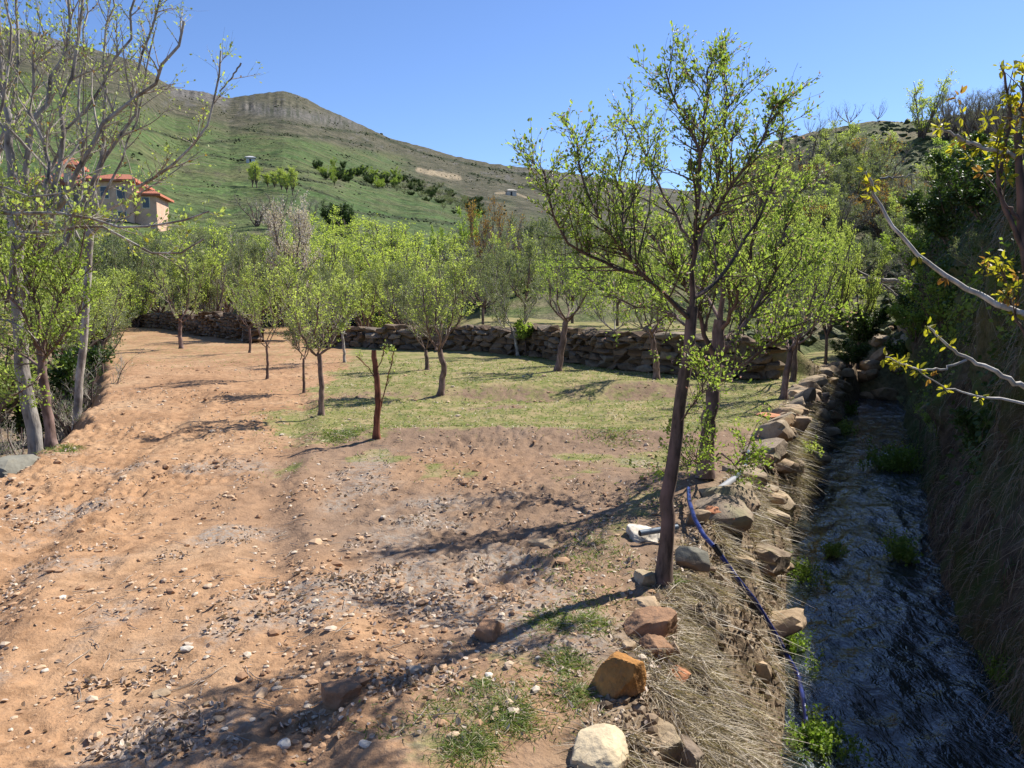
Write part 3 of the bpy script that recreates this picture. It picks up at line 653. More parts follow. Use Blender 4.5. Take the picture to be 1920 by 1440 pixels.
# ------------------------------------------------------------------ orchard trees: base pixel, fork row, crown half width px, crown top row, ...
ORCH = [
    # px, py, fork(px,py), halfwidth, top, n limbs, trunk px, bark, leaf, leafsize, density, label
    (340, 655, (338, 603), 85, 455, 5, 9, 'pink', 'light', 'Y-shaped reddish trunk tree standing alone before the left dry stone wall'),
    (192, 692, (192, 640), 55, 500, 3, 5, 'dark', 'light', 'thin dark sapling on the left rim of the field'),
    (454, 641, (456, 610), 32, 515, 3, 4, 'pale', 'light', 'thin pale forked tree closest to the end of the left stone wall'),
    (468, 663, (468, 615), 45, 500, 4, 5, 'dark', 'fresh', 'small dark trunked tree just right of the left stone wall'),
    (501, 711, (500, 650), 68, 455, 4, 6, 'dark', 'light', 'thin straight tree with three pale limbs, left of the middle of the field'),
    (570, 737, (569, 672), 40, 600, 4, 6, 'dark', 'olive', 'short slim tree with a small low crown beside a taller one'),
    (602, 782, (598, 664), 105, 440, 6, 12, 'pink', 'light', 'tallest tree of the left orchard row with a straight pinkish trunk'),
    (646, 682, (642, 625), 60, 470, 4, 6, 'pale', 'olive', 'leaning pale tree behind the row, left of the cut stump'),
    (826, 739, (824, 655), 78, 450, 7, 14, 'pink', 'light', 'bushy yellow green tree with a bent trunk in the middle of the field'),
    (801, 693, (797, 655), 55, 480, 4, 9, 'dark', 'olive', 'tree standing just behind the bent trunk tree'),
    (971, 667, (964, 622), 75, 470, 5, 7, 'pale', 'olive', 'grey green tree before the stone wall with a tiny sapling at its right'),
    (1046, 697, (1062, 600), 95, 440, 6, 15, 'pink', 'fresh', 'tree with a thick trunk leaning right, before the right stone wall'),
    (1155, 684, (1152, 620), 75, 480, 5, 8, 'pale', 'fresh', 'tree with a curved foot between two thicker trunks by the stone wall'),
    (1231, 714, (1222, 630), 85, 450, 6, 14, 'pink', 'fresh', 'pink barked tree by the right end of the wall, its shadow on a dug mound'),
    (1468, 752, (1484, 655), 130, 350, 7, 15, 'pink', 'fresh', 'leaning trunk tree at the stream rim, front one of the close pair'),
    (1486, 722, (1490, 640), 120, 380, 6, 13, 'dark', 'fresh', 'upright tree at the stream rim, rear one of the close pair'),
]
for i, (px, py, fk, hw, top, n, tw, bk, lf, lab) in enumerate(ORCH):
    rng = np.random.default_rng(100 + i); b = G(px, py); Y = b[1]; m = Y / F
    f = at(fk[0], fk[1], Y); topz = at(fk[0], top, Y)[2]
    mid = (b + f) / 2 + np.array([rng.normal(0, .02), 0, 0])
    if px == 826: mid = at(832, 690, Y)
    if px == 1155: mid = at(1164, 650, Y)
    fz = rng.uniform(.62, .92); lims = vase(rng, f, n, hw * m * rng.uniform(.62, .85), (topz - f[2]) * fz, (0, 0), .4, hw * m * .8)
    fruit_tree('orchard_tree', b, [b, mid, f], lims, lab, 'tree', 'fruit trees of the orchard', bk, lf, 'light' if lf == 'fresh' else lf, 'grey', 200 + i,
               tw * m * .42, rng.uniform(.65, 1.0), .024 + .0005 * Y, (.25, .75), (.1, .34), 17, 7, 7, 0, .5, 4, sides=6, rtip=.008)
# cut young stem with a thin side shoot
b = G(706, 829); Y = b[1]
fruit_tree('cut_tree', b, [b] + A(Y, (706, 800), (709, 760), (707, 715), (703, 690), (701, 657)), [(.006, A(Y, (711, 770), (722, 730), (730, 700), (738, 660))), (.004, A(Y, (708, 720), (692, 690), (668, 668))), (.004, A(Y, (704, 700), (715, 675), (722, 650)))],
           'bare reddish stem cut off at chest height with a few thin shoots', 'stump', None, 'red', 'light', 'light', 'twig', 300, .032, .8, .028, (.1, .25), (.05, .12), 5, 4, 4, 0, .5)
b = G(986, 668)
fruit_tree('sapling', b, [b] + A(b[1], (985, 650), (984, 635)), vase(np.random.default_rng(5), at(984, 640, b[1]), 5, .16, .42), 'tiny bright green sapling in front of the stone wall', 'sapling', None, 'dark', 'fresh', 'fresh', 'twig', 301, .012, 1, .06, (.1, .2), (.05, .12), 6, 4, 8)

# ------------------------------------------------------------------ tall trees at the left edge
YL = 8.6
def leftbase(px, py, Y):
    p = at(px, py, Y); return np.array([p[0], Y, down(p[0], Y) - .05])
bL = leftbase(62, 850, YL)
fruit_tree('tall_tree', bL, [bL] + A(YL, (62, 800), (42, 700), (34, 600), (30, 520), (36, 440)), [
    (0.0660, A(YL, (36, 450), (28, 340), (15, 240), (0, 120), (-10, -60))),
    (0.0462, A(YL, (36, 460), (55, 380), (48, 300), (70, 240), (88, 180), (112, 110), (128, 40), (136, -50))),
    (0.0396, A(YL, (40, 560, -.3), (72, 470, -.4), (100, 400, -.5), (112, 320, -.5), (125, 230, -.5), (140, 140, -.5), (150, 60, -.5), (160, -40, -.5))),
    (0.0297, A(YL, (100, 400, -.5), (150, 330, -.6), (178, 260, -.6), (195, 220, -.6), (240, 190, -.6), (300, 140, -.7), (325, 100, -.7), (345, 40, -.7))),
    (.03, A(YL, (36, 470), (10, 400, .3), (-5, 300, .4), (30, 180, .4), (36, 60, .4), (34, -40, .4))),
    (.03, A(YL, (50, 520, .6), (140, 430, .8), (185, 330, .8), (235, 240, .8), (270, 120, .8), (300, 0, .8))),
    (.025, A(YL, (60, 560, -.6), (20, 500, -.8), (60, 420, -.9), (95, 330, -.9), (60, 200, -.9), (75, 60, -.9))),
    (0.0231, A(YL, (60, 480, .3), (100, 300, .4), (160, 200, .4), (215, 130, .5), (250, 60, .5), (262, -30, .5))),
], 'tall sparse tree with rough grey trunk rising past the top left of the picture', 'tree', None, 'rough', 'light', 'bronze', 'grey', 401, .075, 1.0, .036, (.4, 1.2), (.18, .5), 13, 6, 3, 0, .35, 4, sides=9, rtip=.012, wig=.03)
bL2 = leftbase(140, 800, 10.5)
fruit_tree('tall_tree', bL2, [bL2] + A(10.5, (150, 700), (160, 600), (165, 500), (172, 420)), [
    (0.0363, A(10.5, (172, 430), (182, 330), (196, 230), (200, 130), (203, 50), (205, -40))),
    (0.0264, A(10.5, (168, 470), (150, 380), (158, 280), (150, 180), (160, 80), (158, -30))),
    (0.0264, A(10.5, (170, 440, -.6), (230, 372, -1.0), (290, 342, -1.2), (335, 305, -1.2), (372, 258, -1.2), (400, 200, -1.2), (412, 170, -1.2), (414, 95, -1.2))),
    (0.0079, A(10.5, (412, 172, -1.2), (435, 145, -1.2), (452, 118, -1.2))),
    (0.0198, A(10.5, (168, 480), (110, 380), (80, 250), (92, 130), (70, 20))),
    (0.0198, A(10.5, (172, 420, .5), (215, 330, .5), (250, 240, .5), (270, 150, .5), (290, 60, .5))),
], 'tall bare tree with slim pale stems whose long dark arm reaches towards the summit', 'tree', None, 'pale', 'light', 'bronze', 'grey', 402, .05, 1.0, .038, (.4, 1.1), (.18, .45), 12, 6, 3, 0, .35, 4, sides=8, rtip=.01, wig=.03)
# long low pale branches come from a third trunk outside the frame
bL3 = leftbase(-90, 840, 8.0)
fruit_tree('walnut_tree', bL3, [bL3] + A(8.0, (-85, 700), (-80, 560), (-70, 440)), [
    (0.0264, A(8.0, (-72, 470), (10, 435, -.3), (110, 432, -.5), (172, 428, -.6), (225, 440, -.6), (272, 466, -.6), (312, 476, -.6), (352, 470, -.6), (382, 448, -.6))),
    (0.0264, A(8.0, (-70, 440), (0, 395, -.6), (110, 400, -.8), (170, 412, -.8), (225, 422, -.8), (300, 426, -.8), (350, 416, -.8), (392, 396, -.8))),
    (0.0198, A(8.0, (-70, 440), (0, 345, -.8), (40, 368, -.8), (90, 366, -.8), (120, 362, -.8))),
    (0.0198, A(8.0, (-75, 560), (0, 598, -.5), (30, 602, -.6), (70, 640, -.6))),
    (0.0264, A(8.0, (-72, 480), (-30, 300), (10, 180), (20, 60), (10, -60))),
    (0.0145, A(8.0, (120, 365, -.8), (140, 400, -.8), (118, 440, -.8), (126, 462, -.8))),
], 'pale barked walnut reaching long low bare branches in from the left edge', 'walnut tree', None, 'pale', 'light', 'yellow', 'grey', 403, .10, 1.0, .045, (.25, .9), (.12, .35), 9, 5, 3, 0, .3, 4, sides=8, rtip=.007, wig=.02)
bL4 = G(97, 838); Y4 = bL4[1]
fruit_tree('apple_tree', bL4, [bL4] + A(Y4, (88, 770), (80, 700), (76, 650)), [
    (0.0231, A(Y4, (77, 670), (70, 600), (58, 520), (70, 450), (60, 390))),
    (0.0198, A(Y4, (77, 665), (95, 600), (120, 540), (150, 480), (160, 430))),
    (0.0198, A(Y4, (77, 660), (50, 600, -.3), (20, 560, -.4), (0, 510, -.4), (-20, 450, -.4))),
    (0.0165, A(Y4, (78, 680), (110, 640, -.3), (140, 600, -.4), (155, 560, -.4))),
    (0.0165, A(Y4, (78, 690), (40, 660, .3), (10, 650, .4), (-20, 620, .4))),
    (0.0145, A(Y4, (80, 700), (60, 720, -.3), (30, 740, -.4), (0, 770, -.4))),
], 'leaning apple tree with smooth pink trunk and dense leaves at the left rim', 'apple tree', None, 'pink', 'fresh', 'light', 'twig', 404, .046, 1.0, .034, (.3, .8), (.12, .32), 14, 6, 6, 0, .3, 4, sides=8, rtip=.007)
# ------------------------------------------------------------------ right edge: walnut with big young leaves
def walnut_right():
    Y = 3.3; rng = np.random.default_rng(500)
    x0 = at(1985, 1000, Y)[0]; base = np.array([x0, Y, float(cliff_xyz(Y, .32)[2])]); base[0] = float(cliff_xyz(Y, .32)[0]) + .05
    root = thing('walnut_tree', tuple(base), 'young walnut at the right edge with pale arching branches and yellow green leaf tufts', 'walnut tree')
    def part(name, pts, r_a, r_b, bark):
        q = resample(np.array(pts) - base, 20, .004, rng); rr = np.linspace(r_a, r_b, 20); a = Acc(); V, Fq = tubes(q[None], rr[None], 9); a.add(V, Fq, 0)
        a.obj(name, [BARK[bark]], root, True); return q, rr
    part('trunk', [base] + A(Y, (1960, 760), (1935, 600), (1918, 450), (1912, 330), (1908, 250)), .03, .014, 'dark')
    limbs = [
        (.014, .005, 'white', A(Y, (1935, 590), (1860, 566), (1800, 532), (1745, 498), (1700, 455), (1665, 412), (1640, 368), (1622, 322))),
        (.013, .004, 'white', A(Y, (1950, 735), (1900, 718), (1860, 692), (1812, 672), (1775, 645), (1738, 612))),
        (.006, .003, 'white', A(Y, (1812, 675), (1775, 692), (1720, 692), (1660, 670))),
        (.007, .002, 'white', A(Y, (1950, 765), (1900, 752), (1830, 742), (1770, 726), (1722, 694))),
        (.010, .005, 'white', A(Y, (1912, 300), (1890, 286), (1860, 282), (1815, 268), (1765, 240))),
        (.011, .004, 'dark', A(Y, (1925, 480), (1895, 420), (1870, 340), (1885, 270), (1900, 220), (1888, 165), (1876, 122))),
        (.008, .003, 'dark', A(Y, (1912, 380), (1930, 300), (1915, 200), (1920, 120))),
        (.008, .003, 'dark', A(Y, (1920, 420), (1880, 380), (1868, 300), (1872, 250))),
        (.007, .003, 'dark', A(Y, (1935, 640), (1905, 600), (1890, 540), (1880, 500)))]
    Q = []
    for (ra, rb, bk, pts) in limbs: Q.append(part('branch', pts, ra, rb, bk)[0])
    P0 = np.array(Q); Rr = np.full(P0.shape[:2], .006)
    P1, R1 = spawn(rng, P0[4:], Rr[4:], 9, (.05, .24), (.5, 1.1), .3, 5, .3, .05, .5, .0018)
    P1b, R1b = spawn(rng, P0[:4], Rr[:4], 3, (.03, .09), (.5, 1.1), .3, 5, .55, .05, .5, .0018); P1 = np.concatenate([P1, P1b]); R1 = np.concatenate([R1, R1b])
    a = Acc(); V, Fq = tubes(P1, R1, 5); a.add(V, Fq, 0); tag(a.obj('twigs', [BARK['twig']], root, True), kind='stuff')
    ends = [q[-1] for q in P0] + [q[-1] for q in P1 ] + [q[rng.integers(8, 18)] for q in P0 for _ in range(2)]
    for e in ends:
        k = Acc(); n = rng.integers(5, 10); dirs = unit(rng.normal(0, 1, (n, 3)) + np.array([0, 0, -.35])); pos = np.repeat(e[None], n, 0) + dirs * .012
        V, Fq, rn = leaves(rng, pos, dirs * 2.5, .034, 6, .5, None, .8); k.add(V - e, Fq, 0, rn); o = k.obj('leaf_tuft', [LEAF['bronze' if rng.random() < .22 else 'yellow']], root); o.location = e
walnut_right()

# ------------------------------------------------------------------ background trees (shared meshes)
def crown_proto(seed, h, wd, leaf, leaf2, twig, n0=7, n1=12, n2=7, nl=6, ls=.1, shape='round', trunk_h=.25, bark='dark', r0=None):
    """a whole tree in local space: returns (trunk mesh, crown mesh)"""
    rng = np.random.default_rng(seed); r0 = r0 or h * .018; fk = np.array([0, 0, h * trunk_h]); stem = resample([[0, 0, -.4], [rng.normal(0, .03 * h * .2), 0, h * trunk_h * .5], fk], 8)
    P = []
    for i in range(n0):
        a = i * 6.283 / n0 + rng.normal(0, .35)
        if shape == 'column': ex = wd * .5 * rng.uniform(.3, .8); p = [[math.cos(a) * ex * o, math.sin(a) * ex * o, fk[2] * .6 + (h * rng.uniform(.7, .98) - fk[2] * .6) * t] for t, o in ((0, 0), (.25, .5), (.5, .9), (.75, .9), (1, .6))]
        elif shape == 'bush': ex = wd * .5 * rng.uniform(.4, 1.1); hh = h * rng.uniform(.6, 1.0); p = [[math.cos(a) * ex * o, math.sin(a) * ex * o, hh * t ** .8] for t, o in ((0, .05), (.25, .35), (.5, .6), (.75, .85), (1, 1))]
        else: ex = wd * .5 * rng.uniform(.35, .95); hh = (h - fk[2]) * rng.uniform(.72, 1) ; p = [[fk[0] + math.cos(a) * ex * o, fk[1] + math.sin(a) * ex * o, fk[2] - .02 + hh * t] for t, o in ((0, 0), (.25, .4), (.5, .72), (.75, .92), (1, 1.0))]
        P.append(resample(p, 10, h * .008, rng))
    P = np.array(P); Rr = np.linspace(r0 * .7, r0 * .15, 10)[None].repeat(len(P), 0); t = Acc(); V, Fq = tubes(stem[None], np.linspace(r0 * 1.2, r0 * .9, 8)[None], 7); t.add(V, Fq, 0); V, Fq = tubes(P, Rr, 5); t.add(V, Fq, 0)
    P1, R1 = spawn(rng, P, Rr, n1, (h * .12, h * .32), (.4, 1.0), .5, 6, .1, .05, .6, .004); P2, R2 = spawn(rng, P1, R1, n2, (h * .05, h * .14), (.4, 1.1), .4, 4, .1, .06, .6, .003)
    c = Acc(); V, Fq = tubes(P1, np.maximum(R1, h * .0012), 3); c.add(V, Fq, 0); V, Fq = tubes(P2, np.maximum(R2, h * .0007), 3); c.add(V, Fq, 0)
    if nl:
        pos, d = leaf_spots(rng, P2, nl, .1, ls * .5); tone = .5 + .6 * fbm(pos[:, 0] * 6 / h, pos[:, 1] * 6 / h, pos[:, 2] * 6 / h, 3, seed)
        V, Fq, rn = leaves(rng, pos, d, ls, 4, .4, tone); k = len(Fq) // 2 * 2; c.add(V, Fq, 1, rn)
    tm = mesh('trunk', np.concatenate(t.V), t.F, [BARK[bark]], np.concatenate(t.mi), True, dict(rnd=np.concatenate(t.rn)))
    cm = mesh('crown', np.concatenate(c.V), c.F, [BARK[twig], LEAF[leaf], LEAF[leaf2]], np.concatenate(c.mi), False, dict(rnd=np.concatenate(c.rn)))
    return tm, cm, h, wd
PR = {
    'lime': crown_proto(1, 6, 4, 'lime', 'lime', 'grey', 8, 12, 7, 7, .13, 'bush'),
    'lime2': crown_proto(2, 6, 3.6, 'lime', 'lime', 'grey', 8, 12, 7, 6, .12, 'round'),
    'pop': crown_proto(3, 8, 2.2, 'lime', 'lime', 'grey', 7, 11, 7, 7, .2, 'column'),
    'olive': crown_proto(4, 4.5, 4, 'olive', 'olive', 'grey', 8, 12, 7, 10, .085, 'round'),
    'olive2': crown_proto(5, 4.5, 3.6, 'light', 'light', 'twig', 7, 12, 7, 10, .08, 'round'),
    'bare': crown_proto(6, 6, 4.4, 'olive', 'olive', 'grey', 9, 14, 8, 1, .08, 'bush'),
    'brown': crown_proto(7, 6, 4.4, 'bronze', 'bronze', 'twig', 8, 13, 8, 2, .12, 'round'),
    'bloss': crown_proto(8, 5, 3.2, 'blossom', 'blossom', 'twig', 8, 12, 8, 12, .07, 'round'),
    'dark': crown_proto(9, 5, 4.6, 'dark', 'dark', 'twig', 9, 12, 8, 10, .2, 'bush'),
    'green': crown_proto(10, 5, 4.6, 'fresh', 'fresh', 'twig', 9, 12, 8, 9, .16, 'bush'),
    'vbare': crown_proto(11, 3.5, 3.6, 'bronze', 'bronze', 'grey', 7, 7, 5, 0, .1, 'round', .2, 'pale'),
}
DESC = {'lime': ('willow_tree', 'tree'), 'lime2': ('willow_tree', 'tree'), 'pop': ('poplar_tree', 'tree'), 'olive': ('orchard_tree', 'tree'), 'olive2': ('orchard_tree', 'tree'), 'bare': ('bare_tree', 'tree'),
        'brown': ('bare_tree', 'tree'), 'bloss': ('blossom_tree', 'tree'), 'dark': ('evergreen_tree', 'tree'), 'green': ('leafy_bush', 'bush'), 'vbare': ('bare_tree', 'tree')}
_k = [0]
def far_tree(kind, pos, h, w=None, label='', group=None, name=None):
    tm, cm, ph, pw = PR[kind]; _k[0] += 1; rng = random.Random(_k[0]); s = h / ph; sw = (w / pw) if w else s
    nm, ct = DESC[kind]; root = thing(name or nm, tuple(pos), label, ct, group, rng.random() * 6.28, (sw, sw, s))
    link('trunk', tm, root); link('crown', cm, root); return root
def terr(px, py, Y):
    """ground point under pixel column px at distance Y (mountain skirt, or the orchard ground when nearer)"""
    p = at(px, py, Y)
    return p
def place(kind, px, pytop, Y, wpx, label, group=None, zb=None):
    """a tree at distance Y whose top is seen at pytop; its foot on the terrain"""
    top = at(px, pytop, Y); r = math.hypot(top[0], Y)
    if zb is None:
        if r < R0: zb = float(full_z(np.array([top[0]]), np.array([Y]), False)[0]) - .05
        else:
            t = math.log(r / R0) / math.log(float(RR(px)) / R0); zb = float(mtn(px, t)[2]) - .1
    far_tree(kind, (top[0], Y, zb), max(.6, top[2] - zb), wpx * Y / F, label, group)
# second orchard row, behind the walls
for (px, Y, top, wp, kd, lab) in [
    (612, 24, 500, 120, 'olive', 'grey green tree behind the walls, above the pale leaning tree'),
    (680, 25, 490, 130, 'olive2', 'grey green tree behind the wall above the cut reddish stem'),
    (752, 23, 500, 110, 'olive', 'grey green tree behind the wall, left of the bushy yellow green tree'),
    (905, 22, 470, 120, 'olive', 'grey green tree on the terrace behind the wall, right of the bushy yellow green tree'),
    (985, 24, 455, 130, 'olive', 'large grey green tree on the terrace behind the tiny sapling'),
    (1075, 23, 430, 130, 'olive', 'olive grey tree on the terrace behind the thick leaning trunk'),
    (1160, 22, 440, 120, 'olive2', 'terrace tree behind the one with a curved foot'),
    (1245, 21, 420, 120, 'olive2', 'tree on the terrace behind the pink barked tree at the wall end'),
    (1330, 21, 430, 110, 'olive', 'tree on the terrace seen through the nearest apple trees'),
    (420, 36, 475, 120, 'olive2', 'light green tree behind the left dry stone wall, towards its right end'),
    (370, 40, 465, 110, 'olive2', 'light green tree behind the middle of the left dry stone wall'),
    (285, 42, 480, 110, 'olive', 'light green tree behind the left tip of the dry stone wall'),
    (545, 25, 400, 125, 'bloss', 'whitish blossoming tree standing above the orchard left of the middle'),
    (1400, 20, 440, 120, 'olive2', 'leafy tree on the slope behind the close pair of trunks'),
    (1540, 21, 430, 110, 'olive2', 'leafy tree on the slope just left of the pile of dead branches'),
    (1560, 15.5, 430, 130, 'olive2', 'leafy tree leaning over the stream rim, nearest to the dark bush'),
    (1620, 17.5, 470, 110, 'olive2', 'small leafy tree at the stream end before the dead branches'),
    (1510, 17, 380, 130, 'olive2', 'leafy tree just behind the close pair of trunks'),
    (1430, 16.5, 400, 120, 'olive2', 'leafy tree directly behind the trunk with blossom'),
    (1470, 24, 400, 130, 'olive2', 'leafy tree on the slope above the pair of trunks at the rim'),
]:
    place(kd, px, top, Y, wp, lab, 'trees behind the stone walls')
# valley thicket trees
rng = random.Random(7)
VAL = [('lime', 600, 415, 62, 130), ('lime', 660, 402, 66, 140), ('lime2', 720, 412, 60, 130), ('lime', 780, 432, 64, 120), ('lime2', 840, 440, 60, 110), ('lime', 560, 440, 55, 110),
       ('lime2', 640, 440, 50, 120), ('lime', 700, 455, 48, 130), ('lime2', 770, 470, 46, 120), ('olive2', 500, 450, 52, 120), ('olive2', 450, 440, 60, 120), ('lime', 400, 420, 66, 120), ('olive', 350, 430, 58, 120),
       ('olive2', 300, 440, 54, 110), ('green', 250, 440, 60, 110), ('lime', 200, 430, 64, 120), ('olive2', 140, 450, 50, 130), ('olive', 80, 430, 46, 140), ('olive2', 10, 430, 50, 150), ('olive', -60, 400, 46, 160),
       ('bare', 520, 362, 95, 90), ('bare', 570, 372, 92, 90), ('bare', 480, 368, 98, 80), ('bare', 860, 425, 70, 100), ('brown', 905, 385, 46, 90), ('brown', 945, 398, 44, 90), ('bare', 925, 420, 40, 120),
       ('olive', 1000, 420, 42, 130), ('olive', 1060, 400, 44, 130), ('olive2', 1120, 390, 46, 120), ('bare', 820, 470, 42, 110), ('green', 828, 434, 60, 50), ('dark', 625, 378, 92, 55), ('dark', 645, 384, 92, 40), ('green', 880, 402, 80, 70),
       ('olive', 860, 500, 34, 120), ('olive', 740, 510, 33, 120), ('olive2', 650, 505, 36, 120), ('olive', 470, 490, 38, 120), ('olive', 940, 480, 33, 120), ('bare', 1130, 430, 36, 120)]
VL = {'lime': 'bright yellow green willow in the thicket on the valley floor', 'lime2': 'bright yellow green rounded willow on the valley floor', 'olive': 'grey green tree of the wood between orchard and slope', 'olive2': 'pale green tree of the wood between orchard and slope',
      'bare': 'leafless grey brown tree in the wood below the green slope', 'brown': 'tree with bronze brown leaves standing above the wood in the middle', 'green': 'dense dark green bush in the wood at the slope foot', 'dark': 'dark evergreen at the foot of the green slope'}
VL = {'lime': 'yellow green willow', 'lime2': 'rounded bright green willow', 'olive': 'grey green tree', 'olive2': 'pale green tree', 'bare': 'leafless grey brown tree', 'brown': 'bronze leaved tree', 'green': 'dense dark green bush', 'dark': 'dark evergreen'}
for _ in range(92):
    _px = rng.uniform(-120, 1300); VAL.append((rng.choice(['lime', 'lime', 'lime2', 'olive2', 'bare'] if 500 < _px < 870 else ['olive', 'olive', 'olive2', 'olive2', 'lime', 'bare', 'bare']), _px, rng.uniform(435, 530), rng.uniform(30, 60), rng.uniform(100, 150)))
_WH = ((60, 'left of the field'), (180, 'behind the tall left trees'), (320, 'below the tan house'), (430, 'behind the left stone wall'), (560, 'under the row of poplars'), (700, 'below the grove on the slope'), (800, 'behind the bushy tree with the bent trunk'), (900, 'below the tan earth scar'), (1010, 'behind the tiny sapling'), (1150, 'behind the leaning trunk'), (9999, 'behind the nearest apple trees'))
def vlab(kd, px, Y, top): return ('tall ' if top < 465 else 'low ' if top > 502 else '') + VL[kd] + (' in front ' if Y < 40 else ' in mid wood ' if Y < 50 else ' far back ') + next(w_ for lim, w_ in _WH if px < lim)
for kd, px, top, Y, wp in VAL: place(kd, px, top, Y, wp, vlab(kd, px, Y, top), 'valley trees, ' + kd.replace('lime2', 'round willow').replace('olive2', 'pale green').replace('lime', 'willow').replace('olive', 'grey green').replace('brown', 'bronze'))
for i, (px, Y, h_, kd, lab) in enumerate([(20, 9.5, 1.3, 'bare', 'pale bush in the ditch at the left edge behind the pink trunk'), (130, 12.5, 1.5, 'bare', 'bush in the dark ditch beside the field rim'), (60, 14, 1.9, 'dark', 'dark bush in the ditch behind the rough trunk'),
        (165, 17, 1.9, 'olive', 'grey bush in the ditch by the thin dark sapling'), (-40, 12, 2.6, 'olive2', 'pale green bush leaning in at the left edge'), (110, 20, 3.2, 'olive2', 'tall pale bush beyond the ditch at the left'), (30, 24, 4.0, 'lime2', 'yellow green tree beyond the ditch at the far left'), (170, 28, 3.6, 'olive2', 'pale green tree beyond the far end of the ditch'), (-60, 20, 4.5, 'olive2', 'dense pale tree beyond the left edge')]):
    x = at(px, 600, Y)[0]; far_tree(kd, (x, Y, gz(x, Y) - .15), h_, h_ * 1.1, lab)
# poplars and tree clumps on the mountain side
def on_mtn(kind, px, pyb, hpx, wpx, label, group):
    p = mt_at(px, pyb); m = np.linalg.norm(p[:2]) / F; far_tree(kind, (p[0], p[1], p[2] - .3), hpx * m, wpx * m, label, group)
for px, pyb, h in ((474, 350, 40), (481, 352, 44), (502, 350, 24), (515, 353, 30), (528, 358, 40), (538, 362, 36), (549, 367, 50)):
    on_mtn('pop', px, pyb, h, 15, 'bright green poplar in the row on the slope left of the summit line', 'poplars on the slope')
rng = random.Random(3)
for i in range(46):
    u = rng.random(); px = 592 + 170 * u + rng.gauss(0, 6); pyb = 322 + 26 * u + rng.gauss(0, 6)
    kd = 'dark' if rng.random() < .5 else 'green'; on_mtn(kd, px, pyb, rng.uniform(11, 19), rng.uniform(12, 22), 'dark round tree in the grove across the green slope' if kd == 'dark' else 'light green tree in the grove across the green slope', 'grove on the slope, ' + kd)
for i in range(70):
    u = rng.random(); px = 740 + 170 * u + rng.gauss(0, 8); pyb = 345 + 55 * u + rng.gauss(0, 9)
    on_mtn(rng.choice(['olive', 'dark']), px, pyb, rng.uniform(8, 15), rng.uniform(12, 20), 'dark grey green bush in the gully below the tan earth scar', 'gully bushes')
# trees on the right knoll
def on_hill(kind, px, pyb, hpx, wpx, label, group=None):
    p = hl_at(px, pyb); m = np.linalg.norm(p[:2]) / F; far_tree(kind, (p[0], p[1], p[2] - .15), hpx * m, wpx * m, label, group)
on_hill('lime', 1728, 262, 95, 88, 'feathery light green tree standing alone on the knoll against the sky')
on_hill('vbare', 1592, 236, 42, 66, 'wide leafless tree on the crest of the knoll')
on_hill('vbare', 1646, 228, 38, 42, 'small leafless goblet shaped tree on the crest of the knoll')
on_hill('vbare', 1562, 242, 44, 40, 'thin leafless tree at the left of the wide one on the crest')
on_hill('vbare', 1518, 252, 34, 30, 'smallest leafless tree, leftmost on the crest of the knoll')
for px, pyb, h, w_ in ((1760, 256, 60, 60), (1790, 250, 62, 70), (1825, 246, 60, 70), (1860, 244, 60, 70), (1895, 240, 60, 70), (1775, 262, 74, 70), (1810, 262, 78, 70), (1845, 262, 72, 80), (1880, 262, 84, 80), (1915, 270, 88, 80)):
    on_hill('bare', px, pyb, h, w_, 'pale twiggy tree in the ' + ('back' if h < 63 else 'front') + ' row on the knoll, ' + ('nearest the light green tree' if px < 1780 else 'second from the light green tree' if px < 1815 else 'in the middle of the row' if px < 1850 else 'second from the walnut' if px < 1885 else 'closest to the walnut'), 'bare thicket on the knoll')
rng = random.Random(12)
for i in range(95):
    px = rng.uniform(1380, 1720); top = float(HR(px)); pyb = rng.uniform(top + 45, 560)
    kd = rng.choice(['bare', 'bare', 'bare', 'olive2', 'olive', 'olive2', 'olive', 'brown']); sz = rng.uniform(50, 95) if pyb > 330 else rng.uniform(22, 45)
    if px > 1570 and pyb < 340: kd = 'green'; sz = rng.uniform(10, 20)
    wh = ('crest' if pyb - top < 90 else 'upper slope' if pyb < 380 else 'middle slope' if pyb < 470 else 'foot') + ' of the knoll ' + ('on its left end' if px < 1460 else 'behind the pair of trunks' if px < 1550 else 'above the stream head' if px < 1640 else 'next to the shaded bank')
    on_hill(kd, px, pyb, sz, sz * 1.2, {'bare': 'leafless twiggy bush', 'olive2': 'pale green bush', 'olive': 'grey green bush', 'green': 'low green bush', 'brown': 'bronze leaved bush'}[kd] + ' at the ' + wh, 'knoll bushes, ' + {'olive2': 'pale green', 'olive': 'grey green'}.get(kd, kd))

# ------------------------------------------------------------------ scrub on the far slopes (stuff)
def blobs(name, pts, sizes, matl, seed, label):
    rng = np.random.default_rng(seed); bm = bmesh.new(); bmesh.ops.create_icosphere(bm, subdivisions=1, radius=1); T = np.array([v.co[:] for v in bm.verts]); Fc = np.array([[v.index for v in f.verts] for f in bm.faces]); bm.free()
    n = len(pts); k = len(T); s = (1 + rng.normal(0, .22, (n, k)))[:, :, None]; V = pts[:, None] + T[None] * s * sizes[:, None, None] * np.array([1, 1, .75]); Fq = (np.arange(n) * k)[:, None, None] + Fc[None]
    me = mesh(name, V.reshape(-1, 3), [Fq.reshape(-1, 3)], [matl], smooth=True, attrs=dict(rnd=np.repeat(rng.random(n), k))); tag(link(name, me), label, None, None, 'stuff')
def M_scrub():
    s = NT('scrub_mass'); n = s.noise(.9, 4, .7); c = s.mix(s.attr('rnd'), (.045, .06, .022), (.13, .14, .06)); s.color(s.mix(1.0, c, s.ramp(n, [(.3, (.6, .6, .6)), (.6, (1.2, 1.2, 1.2))]), 'MULTIPLY')); s.bump(n, .8); return s.m
rg = np.random.default_rng(77); pts = []; sz = []
